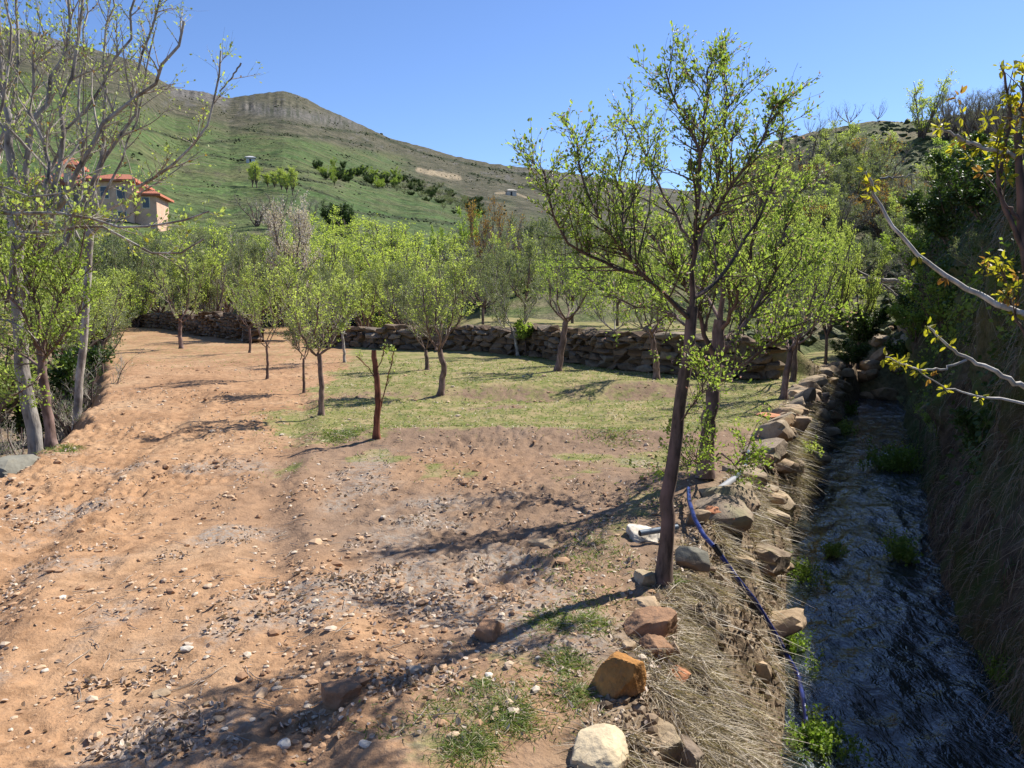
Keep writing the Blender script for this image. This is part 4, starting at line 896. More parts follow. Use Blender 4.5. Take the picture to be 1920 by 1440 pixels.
for h in HEDGES:
    for (x0, y0), (x1, y1) in zip(h[:-1], h[1:]):
        for u in rg.random(int(math.hypot(x1 - x0, y1 - y0) / 2.4)):
            if rg.random() < .65: px, py = x0 + (x1 - x0) * u + rg.normal(0, 2), y0 + (y1 - y0) * u + rg.normal(0, 1.6); p = mt_at(px, py); pts.append(p); sz.append(np.linalg.norm(p) / F * rg.uniform(1.2, 3.0))
for _ in range(3200):
    px = rg.uniform(-60, 1150); d = abs(rg.normal(0, 60)) + 3; py = float(RIDGE(px)) + d
    if py < 480 and vn(px / 40, py / 14, 0, 5) > -.1: p = mt_at(px, py); pts.append(p); sz.append(np.linalg.norm(p) / F * rg.uniform(.5, 1.7))
for _ in range(1800):
    px = rg.uniform(-60, 1150); py = rg.uniform(250, 450)
    if py > RIDGE(px) + 20 and vn(px / 50, py / 20, 0, 8) > .25: p = mt_at(px, py); pts.append(p); sz.append(np.linalg.norm(p) / F * rg.uniform(.8, 2.8))
hp_, hs_ = [], []
for _ in range(2600):
    px = rg.uniform(1380, 2000); t = rg.random() ** .8; p = hill(px, t)
    if vn(px / 30, t * 12, 0, 6) > -.35: hp_.append([float(p[0]), float(p[1]), float(p[2])]); hs_.append(rg.uniform(.06, .26))
blobs('hill_scrub', np.array(hp_), np.array(hs_), M_scrub(), 2, 'low dark scrub and tussocks covering the knoll')
blobs('mountain_scrub', np.array(pts), np.array(sz), M_scrub(), 1, 'dark scrub and hedges dotted over the mountain slope')

# ------------------------------------------------------------------ stones
def rock_mesh(name, seed, dims, mat, sub=4, planes=16, rough=.02, flat=False):
    rng = np.random.default_rng(seed); bm = bmesh.new(); bmesh.ops.create_icosphere(bm, subdivisions=sub, radius=1)
    D = unit(np.array([v.co[:] for v in bm.verts])); Fc = np.array([[v.index for v in f.verts] for f in bm.faces]); bm.free()
    N = unit(rng.normal(size=(planes, 3))); d = rng.uniform(.62, 1.0, planes)
    N = np.concatenate([N, np.array([[0, 0, 1.], [0, 0, -1], [1, 0, 0], [-1, 0, 0], [0, 1, 0], [0, -1, 0]])]); d = np.concatenate([d, rng.uniform(.72, .85, 6)])
    dot = D @ N.T; r = np.min(np.where(dot > .05, d[None] / np.maximum(dot, .05), 9), 1); V = D * r[:, None]
    n = fbm(V[:, 0] * 2.4 + seed, V[:, 1] * 2.4, V[:, 2] * 2.4, 4, seed) * .6 + fbm(V[:, 0] * 8 + seed, V[:, 1] * 8, V[:, 2] * 8, 3, seed) * .4
    V = V * (1 + rough * 3 * n)[:, None]; V = V * np.array(dims) / 2 / .8
    me = mesh(name, V, [Fc], [mat], smooth=sub >= 3)
    if sub >= 3:
        try: me.set_sharp_from_angle(angle=R(32))
        except Exception: pass
    return me
ST = dict(orange=M_stone('ochre_orange_stone', [(.46, .225, .07)], 7, .012), cream=M_stone('cream_limestone', [(.58, .47, .31)], 6, .008), white=M_stone('pale_flat_stone', [(.62, .56, .47)], 8, .008),
          brown=M_stone('brown_sandstone', [(.33, .19, .11)], 6, .012), terra=M_stone('terracotta_shard', [(.52, .23, .12)], 7, .003), grey=M_stone('greenish_grey_slab', [(.225, .215, .175)], 5, .006), tan=M_stone('tan_stone', [(.42, .31, .20)], 7, .01),
          wall=M_stone('dry_wall_stone', [(.11, .075, .05), (.18, .13, .085), (.24, .18, .125), (.13, .10, .075), (.32, .26, .19)], 4, .02), mix=M_stone('bank_stones', [(.34, .22, .12), (.42, .33, .22), (.26, .20, .15), (.50, .40, .28)], 6, .012, (.30, .28, .16)),
          peb=M_stone('field_pebble', [(.50, .33, .20), (.62, .50, .35), (.40, .24, .14), (.60, .55, .48)], 12, .004))
def stone(px, py, wpx, hpx, dep, mat, seed, label, name='rock', rot=(0, 0, 0), cat='rock', group=None, flat=None, sub=4, up=0.0, rough=.02):
    """centre px,py of what is seen; wpx x hpx its seen size"""
    p = on(px, py + hpx * .32); Y = p[1]; m = Y / F; W_ = wpx * m; H_ = (flat if flat else hpx * m * .92); D_ = dep if dep else W_ * .8
    c = p + np.array([0, D_ * .15, H_ * .2 + up]); o = link(name, rock_mesh(name, seed, (W_, D_, H_), ST[mat], sub + (1 if wpx > 40 else 0), 18, rough * 1.7), None, tuple(c)); o.rotation_euler = rot
    return tag(o, label, cat, group)
stone(1165, 1262, 92, 112, .16, 'orange', 21, 'big ochre orange boulder, the brightest rock at the edge of the path', rot=(.15, .12, .3))
stone(1128, 1402, 106, 66, .2, 'cream', 22, 'cream white flat topped rock at the bottom edge of the picture', rot=(.15, .05, -.5), flat=.085)
stone(1222, 1172, 108, 62, .18, 'brown', 23, 'reddish brown rock behind the ochre orange boulder', rot=(0, -.2, .2))
stone(1232, 1215, 62, 46, .1, 'brown', 24, 'small dark brown rock tucked under the reddish brown one', rot=(.2, .2, .1))
stone(1262, 1282, 64, 26, .1, 'terra', 25, 'flat terracotta shard right of the ochre boulder', name='tile_shard', rot=(.35, .12, -.5), cat='tile', flat=.03, rough=.005, up=.06)
stone(1213, 998, 68, 44, .22, 'white', 26, 'pale flat limestone under the pipe end left of the slender trunk', rot=(.1, .1, .2), flat=.07)
stone(1212, 1082, 50, 30, .12, 'cream', 27, 'small yellowish stone at the foot of the nearest trunk', rot=(0, 0, .3))
stone(1298, 1056, 66, 50, .06, 'grey', 28, 'greenish grey tilted slab right of the nearest trunk', rot=(-.45, .15, .15), rough=.004, up=.05)
stone(1308, 968, 46, 44, .06, 'tan', 29, 'tan block with a pale top beside the start of the hose', rot=(.1, .1, .3), rough=.01)
stone(1350, 970, 56, 26, .1, 'terra', 30, 'orange flat stone lying on the bank right of the tan block', rot=(.3, .15, -.3), flat=.035, rough=.01, up=.06)
stone(1430, 1254, 36, 44, .07, 'tan', 31, 'lone tan stone between hose and stream', rot=(0, .2, 0))
stone(1240, 1378, 70, 60, .16, 'mix', 32, 'greyish rock half covered by dry grass right of the cream rock', rot=(0, 0, .5))
stone(1285, 1408, 58, 60, .16, 'mix', 33, 'grey brown rock at the bottom edge among straw', rot=(0, .1, .9))
stone(1215, 1130, 50, 24, .12, 'tan', 34, 'low tan stone between the nearest trunk and the reddish brown rock', rot=(0, 0, .4), flat=.05)
stone(1410, 895, 60, 40, .2, 'brown', 35, 'brown slab on the bank beside the grey pipe', rot=(.2, .25, .3), flat=.08)
stone(1442, 778, 48, 14, .3, 'terra', 36, 'reddish flat stone on the rim before the close pair of trunks', rot=(0, .1, .2), flat=.06)
stone(1517, 738, 56, 34, .35, 'tan', 37, 'large tan angular rock on the rim of the stream', rot=(.1, .2, .5))
stone(1395, 1048, 60, 30, .12, 'mix', 38, 'earth coloured stone in the middle of the bank', rot=(0, .2, .2), flat=.07)
stone(1548, 716, 40, 24, .3, 'tan', 39, 'tan rock just beyond the large angular one on the rim', rot=(0, 0, .2))
stone(1180, 1212, 30, 22, .06, 'tan', 40, 'small tan stone touching the left of the brown rocks', rot=(0, 0, .2))
p = at(8, 888, 6.9); o = link('rock', rock_mesh('rock', 41, (.5, .5, .3), ST['grey'], 4, 14, .03), None, tuple(p)); tag(o, 'pale grey rock at the left edge below the pink trunk', 'rock')
rg = np.random.default_rng(9)
for i in range(64):                                     # stones set into the stream-side edge
    y = 5.2 + 11.1 * (i / 64) + rg.normal(0, .1); t = rg.choice([.02, .02, .12, .35, .55, .8]) ; p = bank_pt(y, t); s_ = rg.uniform(.16, .42)
    o = link('rock', rock_mesh('rock', 600 + i, (s_ * 1.3, s_, s_ * .55), ST['mix' if i % 3 else 'tan'], 3, 11, .04), None, (p[0], p[1], p[2] - .01)); o.rotation_euler = (rg.normal(0, .2), rg.normal(0.15, .2), rg.random() * 3)
    tag(o, '%s stone %s %s' % (('earth brown', 'tan', 'greyish')[i % 3], {.02: 'on the rim of the bank', .12: 'just under the rim', .35: 'high on the bank', .55: 'halfway down the bank', .8: 'near the waterline'}[float(t)],
        ('level with the nearest apple trunks', 'below the grey pipe', 'below the brown slab', 'before the reddish flat stone', 'by the silvery plant tangle', 'under the close pair of trunks', 'beside the large angular rock', 'at the far end of the bank')[min(7, i // 8)]), 'rock', 'stones edging the stream bank')
# single pale stones one can pick out on the path
for i, (px, py, wp, hp, lab) in enumerate([
    (348, 1214, 26, 17, 'bright white pebble on the path left of the middle'), (82, 1256, 15, 11, 'small square white pebble near the left edge'), (530, 1394, 34, 20, 'pale grey stone low on the path'), (408, 1346, 24, 16, 'tan pebble with a grey one beside it'),
    (388, 1318, 20, 13, 'ochre pebble on the path above the tan one'), (566, 1164, 18, 10, 'cream pebble on the path above the tree shadow'), (925, 1118, 18, 12, 'pale round pebble above the long trunk shadow'),
    (1008, 1232, 12, 12, 'white pebble right of the trunk shadow'), (917, 1265, 20, 9, 'white flat pebble by a green tuft'), (685, 1394, 26, 14, 'cream pebble at the bottom middle of the path'), (300, 1300, 36, 16, 'broad flat tan stone sunk in the path'),
    (115, 1118, 18, 11, 'cream pebble high on the left of the path'), (1020, 1018, 54, 22, 'low tan stone slab half sunk in earth, left of the pale limestone'), (640, 1300, 80, 46, 'large clod of reddish earth beside the dead leaves'), (915, 1180, 70, 40, 'large tan clod of earth inside the tree shadow')]):
    mt = 'brown' if 'clod' in lab else ('tan' if 'tan' in lab or 'ochre' in lab else 'white')
    stone(px, py, wp, hp, None, mt, 700 + i, lab, name='pebble' if wp < 40 else 'clod' if 'clod' in lab else 'rock', cat='pebble' if wp < 40 else 'clod' if 'clod' in lab else 'rock', rot=(0, 0, i), sub=3, flat=(hp * .6 * hit(px, py)[1] / F) if wp < 50 else None)

# ------------------------------------------------------------------ dry stone walls, stone by stone
def hull_stone(seed):
    rng = np.random.default_rng(seed); bm = bmesh.new()
    for _ in range(15):
        v = unit(rng.normal(size=3)); v = np.sign(v) * np.abs(v) ** .55; v = v / max(abs(v)) * rng.uniform(.82, 1) * .5; bm.verts.new(v)
    r = bmesh.ops.convex_hull(bm, input=list(bm.verts)); bmesh.ops.delete(bm, geom=[g for g in r['geom_interior'] if isinstance(g, bmesh.types.BMVert)], context='VERTS')
    me = bpy.data.meshes.new('stone'); bm.to_mesh(me); bm.free(); me.materials.append(ST['wall']); return me
HS = [hull_stone(s) for s in range(16)]
def dry_wall(p0, p1, hts, label, seed, sw=.36, sh=.16, depth=.4):
    rng = np.random.default_rng(seed); xs = np.linspace(p0, p1, 400); ys = wally(xs); s = np.concatenate([[0], np.cumsum(np.hypot(np.diff(xs), np.diff(ys)))]); Ltot = s[-1]
    x0, y0 = xs[0], ys[0]; root = thing('stone_wall', (x0, y0, gz(x0, y0 - .3)), label, 'stone wall'); n = 0; rest = []
    zl = np.zeros(int(Ltot / .1) + 2)
    def pos(u): return np.interp(u, s, xs), np.interp(u, s, ys)
    # rubble core
    us = np.linspace(0.1, Ltot - .1, 60); V = []
    for u in us:
        x, y = pos(u); x2, y2 = pos(u + .05); t = unit(np.array([x2 - x, y2 - y])); nn = np.array([-t[1], t[0]]); g = gz(x, y - .3); hh = np.interp(u / Ltot, *hts) - .07
        for o, z in ((-.1, -.2), (-.1, hh), (.22, hh), (.22, -.2)): V.append([x + nn[0] * o - x0, y + nn[1] * o - y0, g + z - root.location.z])
    Fq = []
    for i in range(len(us) - 1):
        for k in range(4): a = i * 4 + k; b2_ = i * 4 + (k + 1) % 4; Fq.append([a, b2_, b2_ + 4, a + 4])
    link('rubble_core', mesh('rubble_core', V, [np.array(Fq)], [ST['wall']]), root)
    z = 0; row = 0
    while True:
        h = sh * rng.uniform(.8, 1.25); u = rng.uniform(0, .2); placed = 0
        while u < Ltot:
            wd = sw * rng.uniform(.55, 1.45); hh = np.interp((u + wd / 2) / Ltot, *hts)
            if z + h * .4 < hh * (1 + .06 * math.sin(u * 3)):
                x, y = pos(u + wd / 2); x2, y2 = pos(u + wd / 2 + .05); a = math.atan2(y2 - y, x2 - x); g = gz(x, y - .3)
                o = link('stone', HS[rng.integers(16)], root, (x - x0 + math.sin(a) * .08, y - y0 - math.cos(a) * .08 + rng.normal(0, .02), g + z + h * .5 - root.location.z)); o.scale = (wd * 1.12, depth * rng.uniform(.8, 1.1), h * 1.15 * rng.uniform(.9, 1.1))
                o.rotation_euler = (rng.normal(0, .08), rng.normal(0, .07), a + rng.normal(0, .15) + (math.pi if rng.random() < .5 else 0)); n += 1; placed += 1
            u += wd * 1.0
        z += h * .92; row += 1
        if not placed or n > 296: break
    return n
print('stones', dry_wall(WA[0, 0], WA[2, 0] + .6, ([0, .1, .5, 1], [.3, .52, .72, .8]), 'low dark dry stone wall with pale cap stones at the far left of the field', 3, .32, .115),
      dry_wall(BL - 4.2, RET1 - .5, ([0, .2, .5, .8, 1], [.42, .6, .68, .78, .7]), 'long dry stone retaining wall of brown stones behind the right half of the orchard', 4, .33, .125))

# ------------------------------------------------------------------ hose, pipes
def M_plain(name, c, rough=.35, spec=.5, metal=0):
    s = NT(name); n = s.noise(30, 3, .5); s.color(s.mix(n, tuple(x * .8 for x in c), tuple(min(1, x * 1.15) for x in c))); s.b.inputs['Roughness'].default_value = rough; s.b.inputs['Specular IOR Level'].default_value = spec; s.b.inputs['Metallic'].default_value = metal; return s.m
MH = M_plain('blue_black_hose', (.03, .045, .20), .28, .6); MP = M_plain('grey_plastic_pipe', (.14, .18, .22), .35); MBK = M_plain('black_rubber_and_hollow_dark', (.015, .015, .018), .6)
def tube_obj(name, pts, r, mat, parent=None, K=60, sides=14, wig=0):
    q = resample(pts, K); V, Fq = tubes(q[None], np.full((1, K), r), sides); n = len(V); return link(name, mesh(name, V, [Fq], [mat], smooth=True), parent)
hp = [(1290, 938), (1284, 965), (1297, 1000), (1318, 1034), (1340, 1058), (1372, 1098), (1412, 1152), (1450, 1208), (1478, 1250), (1496, 1292)]
h3 = []
for (x, y) in hp: p = on(x, y); h3.append(p + np.array([0, 0, .085]))
h3 = np.array(h3)
end = [hit(1508, 1322, WZ + .06), hit(1512, 1352, WZ + .01), hit(1512, 1400, WZ - .05)]
for i in range(2):
    h3[1:-1] = (h3[:-2] + 2 * h3[1:-1] + h3[2:]) / 4
h3[:, 2] = np.maximum(h3[:, 2], [down(p[0], p[1]) + .09 for p in h3])
root = thing('hose', tuple(h3[0]), 'dark blue water hose running down the bank into the stream', 'hose'); L0 = h3[0]
tube_obj('hose_pipe', list(h3 - L0) + [e - L0 for e in end], .015, MH, root, 90)
c = h3[4] - L0; d = unit(h3[5] - h3[4]); tube_obj('coupling', [c - d * .035, c, c + d * .035], .019, MBK, root, 8)
p0 = [on(x, y) + np.array([0, 0, .03]) for x, y in ((1334, 936), (1352, 922), (1376, 905), (1392, 888), (1402, 866), (1405, 846))]
root = thing('pipe', tuple(p0[0]), 'pale grey pipe bending up the bank behind the tan block', 'pipe'); tube_obj('pipe_tube', [p - p0[0] for p in p0], .018, MP, root, 30)
tube_obj('sleeve', [p - p0[0] for p in p0[:3]], .026, M_plain('torn_grey_sleeve', (.28, .29, .31), .7), root, 12)
a = on(1199, 1022); a = a + np.array([0, 0, .075]); b_ = a + np.array([.25, .09, .01]); root = thing('drain_pipe', tuple(a), 'short open grey pipe poking out over the pale flat limestone', 'pipe')
tube_obj('pipe_tube', [b_ * 0, (b_ - a) * .5, b_ - a], .019, MP, root, 10, 18); tube_obj('pipe_bore_dark', [(b_ - a) * -.004, (b_ - a) * .1, (b_ - a) * .3], .0155, MBK, root, 6, 18)
V = np.array([[0, 0, 0]] + [[-.0025, math.cos(t) * .0165, math.sin(t) * .0165] for t in np.linspace(0, 6.283, 19)[:-1]]); V[0, 0] = -.0025
o = link('pipe_mouth_dark', mesh('pipe_mouth_dark', V, [np.array([[0, i + 1, (i + 1) % 18 + 1] for i in range(18)])], [MBK]), root); o.rotation_euler.z = math.atan2(.12, .34)  # black disc and bore stand in for the shade inside the open pipe

# ------------------------------------------------------------------ house on the hillside
def boxm(name, x0, x1, y0, y1, z0, z1, mat, parent):
    V = [[x, y, z] for x in (x0, x1) for y in (y0, y1) for z in (z0, z1)]; return link(name, mesh(name, V, [np.array([[0, 1, 3, 2], [4, 6, 7, 5], [0, 4, 5, 1], [2, 3, 7, 6], [0, 2, 6, 4], [1, 5, 7, 3]])], [mat]), parent)
def M_plaster(name, c): 
    s = NT(name); n = s.noise(1.2, 6, .65); s.color(s.mix(1.0, c, s.ramp(n, [(.3, (.75, .73, .7)), (.6, (1.08, 1.08, 1.08))]), 'MULTIPLY')); s.bump(s.noise(12, 4, .6), .02); return s.m
def M_tiles():
    s = NT('terracotta_roof'); wv = s.n('ShaderNodeTexWave', bands_direction='X'); wv.inputs['Scale'].default_value = 3.5; wv.inputs['Distortion'].default_value = .4; s.l(s.coord(), wv.inputs[0])
    s.color(s.mix(s.noise(2.5, 5, .7), (.40, .12, .06), (.62, .25, .15))); s.bump(wv.outputs[1], .06); return s.m
def hip(name, x0, x1, y0, y1, z, h, mat, parent, shear=0):
    dx = (x1 - x0) * .28; ym = (y0 + y1) / 2; o = .5
    V = [[x0 - o, y0 - o, z], [x1 + o, y0 - o, z], [x1 + o, y1 + o, z], [x0 - o, y1 + o, z], [x0 + dx, ym, z + h], [x1 - dx, ym, z + h], [x0 - o, y0 - o, z - .22], [x1 + o, y0 - o, z - .22], [x1 + o, y1 + o, z - .22], [x0 - o, y1 + o, z - .22]]
    return link(name, mesh(name, V, [np.array([[0, 1, 5, 4], [2, 3, 4, 5], [0, 6, 7, 1], [1, 7, 8, 2], [2, 8, 9, 3], [3, 9, 6, 0], [6, 9, 8, 7]]), np.array([[1, 2, 5], [3, 0, 4]])], [mat]), parent)
def house():
    Y = 80; m = Y / F; px0 = at(172, 396, Y); X0 = px0[0]; zb = px0[2] - 1.5; root = thing('house', (X0, Y, zb), 'large tan house with terracotta hip roofs on the hillside behind the bare trees', 'house')
    root.rotation_euler.z = R(12); pl = M_plaster('tan_plaster', (.64, .42, .29)); rw = M_plaster('rough_grey_stone_wall', (.24, .20, .17)); tl = M_tiles(); gl = M_plain('dark_window_glass', (.02, .025, .03), .1, .6); wh = M_plaster('pale_trim', (.60, .52, .42))
    z = lambda py: at(205, py, Y)[2] - zb
    boxm('wall', -6.2, .4, 0, 8, -4, z(345) , rw, root); hip('roof', -6.2, .4, 0, 8, z(345), 1.5, tl, root)
    boxm('wall', .43, 4.2, -1.2, 6, -4, z(338), pl, root); hip('roof', .43, 4.2, -1.2, 6, z(338), 1.0, tl, root)
    boxm('wall', 4.23, 6.3, -.6, 5, -4, z(362), pl, root); hip('roof', 4.23, 6.3, -.6, 5, z(362), .6, tl, root)
    boxm('pillar', -2.3, -1.6, -.25, -.02, -4, z(312), wh, root); hip('roof', -2.5, -1.2, -.5, 2, z(312), .9, tl, root)
    for x, zz in ((-5.2, 3.0), (-3.6, 3.0), (-.7, 3.0), (-5.2, .4), (-3.6, .4), (-.7, .4)): f = boxm('window', x, x + .9, -.06, -.003, zz, zz + 1.3, wh, root); boxm('pane', x + .1, x + .8, -.09, -.063, zz + .1, zz + 1.2, gl, f)
    for x, zz in ((1.2, 2.6), (2.7, 2.6), (1.2, .2), (2.7, .2)): f = boxm('window', x, x + .9, -1.26, -1.203, zz, zz + 1.3, wh, root); boxm('pane', x + .1, x + .8, -1.29, -1.263, zz + .1, zz + 1.2, gl, f)
    f = boxm('window', 4.9, 5.7, -.66, -.603, 1.8, 3.0, wh, root); boxm('pane', 5.0, 5.6, -.69, -.663, 1.9, 2.9, gl, f)
house()
for (px, py, wp, hp_, c, lab) in ((470, 304, 14, 8, (.6, .6, .6), 'tiny white hut among the fields below the summit'), (958, 366, 18, 9, (.55, .5, .42), 'small pale farm building far off at the foot of the ridge'), (294, 512, 16, 12, (.55, .25, .12), 'little orange walled hut behind the trees left of the orchard')):
    if py > 500: p = at(px, py, 55)
    else: p = mt_at(px, py)
    m = np.linalg.norm(p[:2]) / F; root = thing('hut', tuple(p), lab, 'hut', None, .3); w2 = wp * m / 2; hh = hp_ * m; mt = M_plaster('hut_plaster', c)
    boxm('wall', -w2, w2, -w2 * .6, w2 * .6, -1, hh * .8, mt, root); hip('roof', -w2, w2, -w2 * .6, w2 * .6, hh * .8 + .22, hh * .35, M_plaster('hut_roof', tuple(x * .8 for x in c)), root); boxm('door', -w2 * .25, w2 * .1, -w2 * .6 - .12, -w2 * .6 - .01, -.5, hh * .6, MBK, root)

# ------------------------------------------------------------------ dead branches piled by the stream end
def snag(pts, r, seed, label, bark='grey', n=9, name='dead_branch'):
    rng = np.random.default_rng(seed); b = np.array(pts[0]); root = thing(name, tuple(b), label, 'dead branch'); q = resample(np.array(pts) - b, 14, .02, rng)
    a = Acc(); V, Fq = tubes(q[None], np.linspace(r, r * .3, 14)[None], 8); a.add(V, Fq, 0); a.obj('limb', [BARK['pale']], root, True)
    P1, R1 = spawn(rng, q[None], np.linspace(r, r * .3, 14)[None], n, (.3, .9), (.4, 1.1), .1, 7, .2, .06, .5, .005); P2, R2 = spawn(rng, P1, R1, 3, (.1, .4), (.4, 1.1), .1, 5, .2, .06, .5, .004)
    a = Acc(); V, Fq = tubes(P1, R1, 4); a.add(V, Fq, 0); V, Fq = tubes(P2, R2, 3); a.add(V, Fq, 0); tag(a.obj('twigs', [BARK[bark]], root), kind='stuff')
Yd = 19.5
snag(A(Yd, (1590, 530), (1630, 524), (1690, 528), (1730, 540)), .09, 1, 'thick pale dead log lying across the head of the stream', 'pale')
snag(A(Yd - .5, (1600, 505), (1640, 525), (1680, 552), (1705, 568)), .05, 2, 'bleached dead branch slanting down over the log', 'grey')
snag(A(Yd - .2, (1610, 560), (1650, 545), (1700, 535)), .05, 3, 'short dead branch lying under the log', 'grey')
snag(A(12.5, (1760, 395, 0), (1790, 415, 0), (1850, 425), (1890, 430)), .025, 4, 'white dead twigs hanging on the shaded bank high on the right', 'pale', 14)
snag(A(13.5, (1650, 335), (1690, 330), (1720, 325)), .02, 5, 'thin bare stick jutting from the top of the bank', 'pale', 4)
snag([on(940, 606 + 80) * 0 + at(1128, 705, 12.2) , at(1175, 700, 12.0), at(1240, 696, 11.9)], .02, 6, 'thin pale stick lying on the ground by the pink barked tree', 'pale', 3) if False else None

# ------------------------------------------------------------------ ground litter, grass (uncountable stuff)
def blades(name, pos, hgt, wid, lean, mats, label, seed, mi=None, K=3, parent=None, dirs=None, curl=.5):
    """thin bent blades"""
    rng = np.random.default_rng(seed); n = len(pos); a = rng.random(n) * 6.283; d = np.stack([np.cos(a), np.sin(a), np.zeros(n)], 1) if dirs is None else dirs
    up = unit(np.array([0, 0, 1.]) + lean[:, None] * d); h = hgt * rng.uniform(.5, 1.3, n); t = np.linspace(0, 1, K + 1)
    c = pos[:, None] + h[:, None, None] * (t[None, :, None] * up[:, None] + (t ** 2)[None, :, None] * (d * curl * 1.2 + np.array([0, 0, -curl * .6]))[:, None] * (.3 + lean[:, None, None]))
    sd = np.cross(up, rng.normal(size=(n, 3))); sd = unit(sd) * (wid * rng.uniform(.6, 1.3, n))[:, None]; wt = (1 - t ** 2 * .85)[None, :, None]
    V = np.stack([c - sd[:, None] * wt, c + sd[:, None] * wt], 2).reshape(-1, 3); k = 2 * (K + 1)
    b = (np.arange(n) * k)[:, None]; q = np.arange(K) * 2; Fq = np.stack([b + q, b + q + 1, b + q + 3, b + q + 2], -1).reshape(-1, 4); rn = np.repeat(rng.random(n), k)
    me = mesh(name, V, [Fq], mats, np.repeat(mi, K) if mi is not None else None, False, dict(rnd=rn)); return tag(link(name, me, parent), label, None, None, 'stuff')
rg = np.random.default_rng(42)
def zs(x, y): return full_z(x, y)
# dry grass on the bank
HQ = resample(h3, 60)
n = 80000; y = 2.3 * (15 / 2.3) ** (rg.random(n) ** 1.1); t = np.clip(rg.beta(1.3, 1.5, n) * 1.15 - .12, -.35, 1)
X_, Y_, Z_ = _gx; ysr = Y_[:, 0]; ri = np.clip(np.searchsorted(ysr, y), 0, len(ysr) - 1); ci = (469 + np.clip(t, -.0, 1) * 44).astype(int)
ci2 = np.where(t < 0, (469 + t * 60).astype(int), ci); pos = np.stack([X_[ri, ci2] + rg.normal(0, .012, n), Y_[ri, ci2] + rg.normal(0, .01, n), Z_[ri, ci2] + .003], 1)
dm = fbm(pos[:, 0] * 2.6, pos[:, 1] * 2.6, 0, 3, 130); keep = (dm > -.02 - .22 * rg.random(n)) & (np.min(np.hypot(pos[:, None, 0] - HQ[None, :, 0], pos[:, None, 1] - HQ[None, :, 1]), 1) > .12); pos = pos[keep]; aa = 9 * fbm(pos[:, 0] * 9, pos[:, 1] * 9, 0, 2, 133) + rg.normal(0, 1.3, len(pos)); dd = np.stack([np.cos(aa), np.sin(aa), 0 * aa], 1)
blades('dry_grass', pos, .03 + .07 * rg.random(len(pos)) ** 2 + .03 * (dm[keep] > .25), .0013 + .00022 * pos[:, 1], rg.uniform(.7, 4.0, len(pos)), [LEAF['hay'], LEAF['straw']], 'tangled dry grass and roots covering the sunlit bank', 5, (rg.random(len(pos)) < .4).astype(int), 4, dirs=dd)
# green grass tufts
def scatter(n, ymin, ymax, pxa, pxb, f):
    y = ymin * (ymax / ymin) ** rg.random(n); px = rg.uniform(pxa, pxb, n); x = (px - 960) / F * y; k = f(x, y) > rg.random(n); return x[k], y[k]
x, y = scatter(170000, 2.5, 17, -50, 1600, lambda x, y: np.where(x < edge(y) - .02, .50 * grassy(x, y) ** 1.3 + .8 * np.exp(-((x - edge(y) + .5) / .28) ** 2) * sst(.0, .35, fbm(x * 2.2, y * 2.2, 0, 3, 140)) * sst(8, 5, y), 0) * (x > ledge(y)))
blades('grass', np.stack([x, y, zs(x, y) - .004], 1), np.full(len(x), .028) + .0012 * y, .0014 + .00035 * y, rg.uniform(.2, 1.2, len(x)), [LEAF['grass'], LEAF['straw']], 'short green grass growing in patches on the orchard floor', 6, (rg.random(len(x)) < .38).astype(int), 2)
# tufts with their own place
for i, (px, py, rpx, nn) in enumerate(((905, 1285, 18, 260), (880, 1400, 60, 1500), (960, 1345, 50, 1200), (1060, 1240, 45, 800), (1040, 1165, 50, 900), (1110, 1165, 40, 700), (1255, 1085, 26, 400), (1150, 812, 60, 700), (1010, 668, 40, 300), (640, 815, 50, 900), (120, 843, 30, 500), (1080, 1300, 40, 500))):
    p = on(px, py); m = p[1] / F; xx = p[0] + rg.normal(0, rpx * m * .5, nn); yy = p[1] + rg.normal(0, rpx * m * .6, nn); k = xx < edge(yy) + .05; xx, yy = xx[k], yy[k]
    blades('grass_tuft', np.stack([xx, yy, zs(xx, yy) - .004], 1), np.full(len(xx), .026 + .003 * p[1]), .0011 + .0003 * yy, rg.uniform(.3, 1.6, len(xx)), [LEAF['grass'], LEAF['straw']], 'tuft of fresh green grass', 60 + i, (rg.random(len(xx)) < .25).astype(int), 3)
# dead leaves
def dead_leaves():
    x, y = scatter(90000, 2.5, 12, -50, 1330, lambda x, y: np.where((x < edge(y) + .1) & (x > ledge(y)), (.01 + .02 * (x > -.8)) + .42 * sst(.12, .5, fbm(x * 1.6 + 9, y * 1.6, 0, 3, 51)) * sst(-.1, .3, fbm(x * 6, y * 6, 0, 2, 56)) + .3 * sst(.3, .5, fbm(x * 4, y * 4, 0, 2, 55)), 0) * (1 - .85 * grassy(x, y)))
    n = len(x); p = np.stack([x, y, zs(x, y) + .006], 1); V, Fq, rn = leaves(rg, p, unit(rg.normal(size=(n, 3)) * np.array([1, 1, .35])), .025, 6, .25, None, 1.3)
    me = mesh('leaf_litter', V, [Fq], [LEAF['dead']], None, False, dict(rnd=rn)); tag(link('leaf_litter', me), 'curled grey dead leaves drifted over the soil', None, None, 'stuff'); print('litter', n)
dead_leaves()
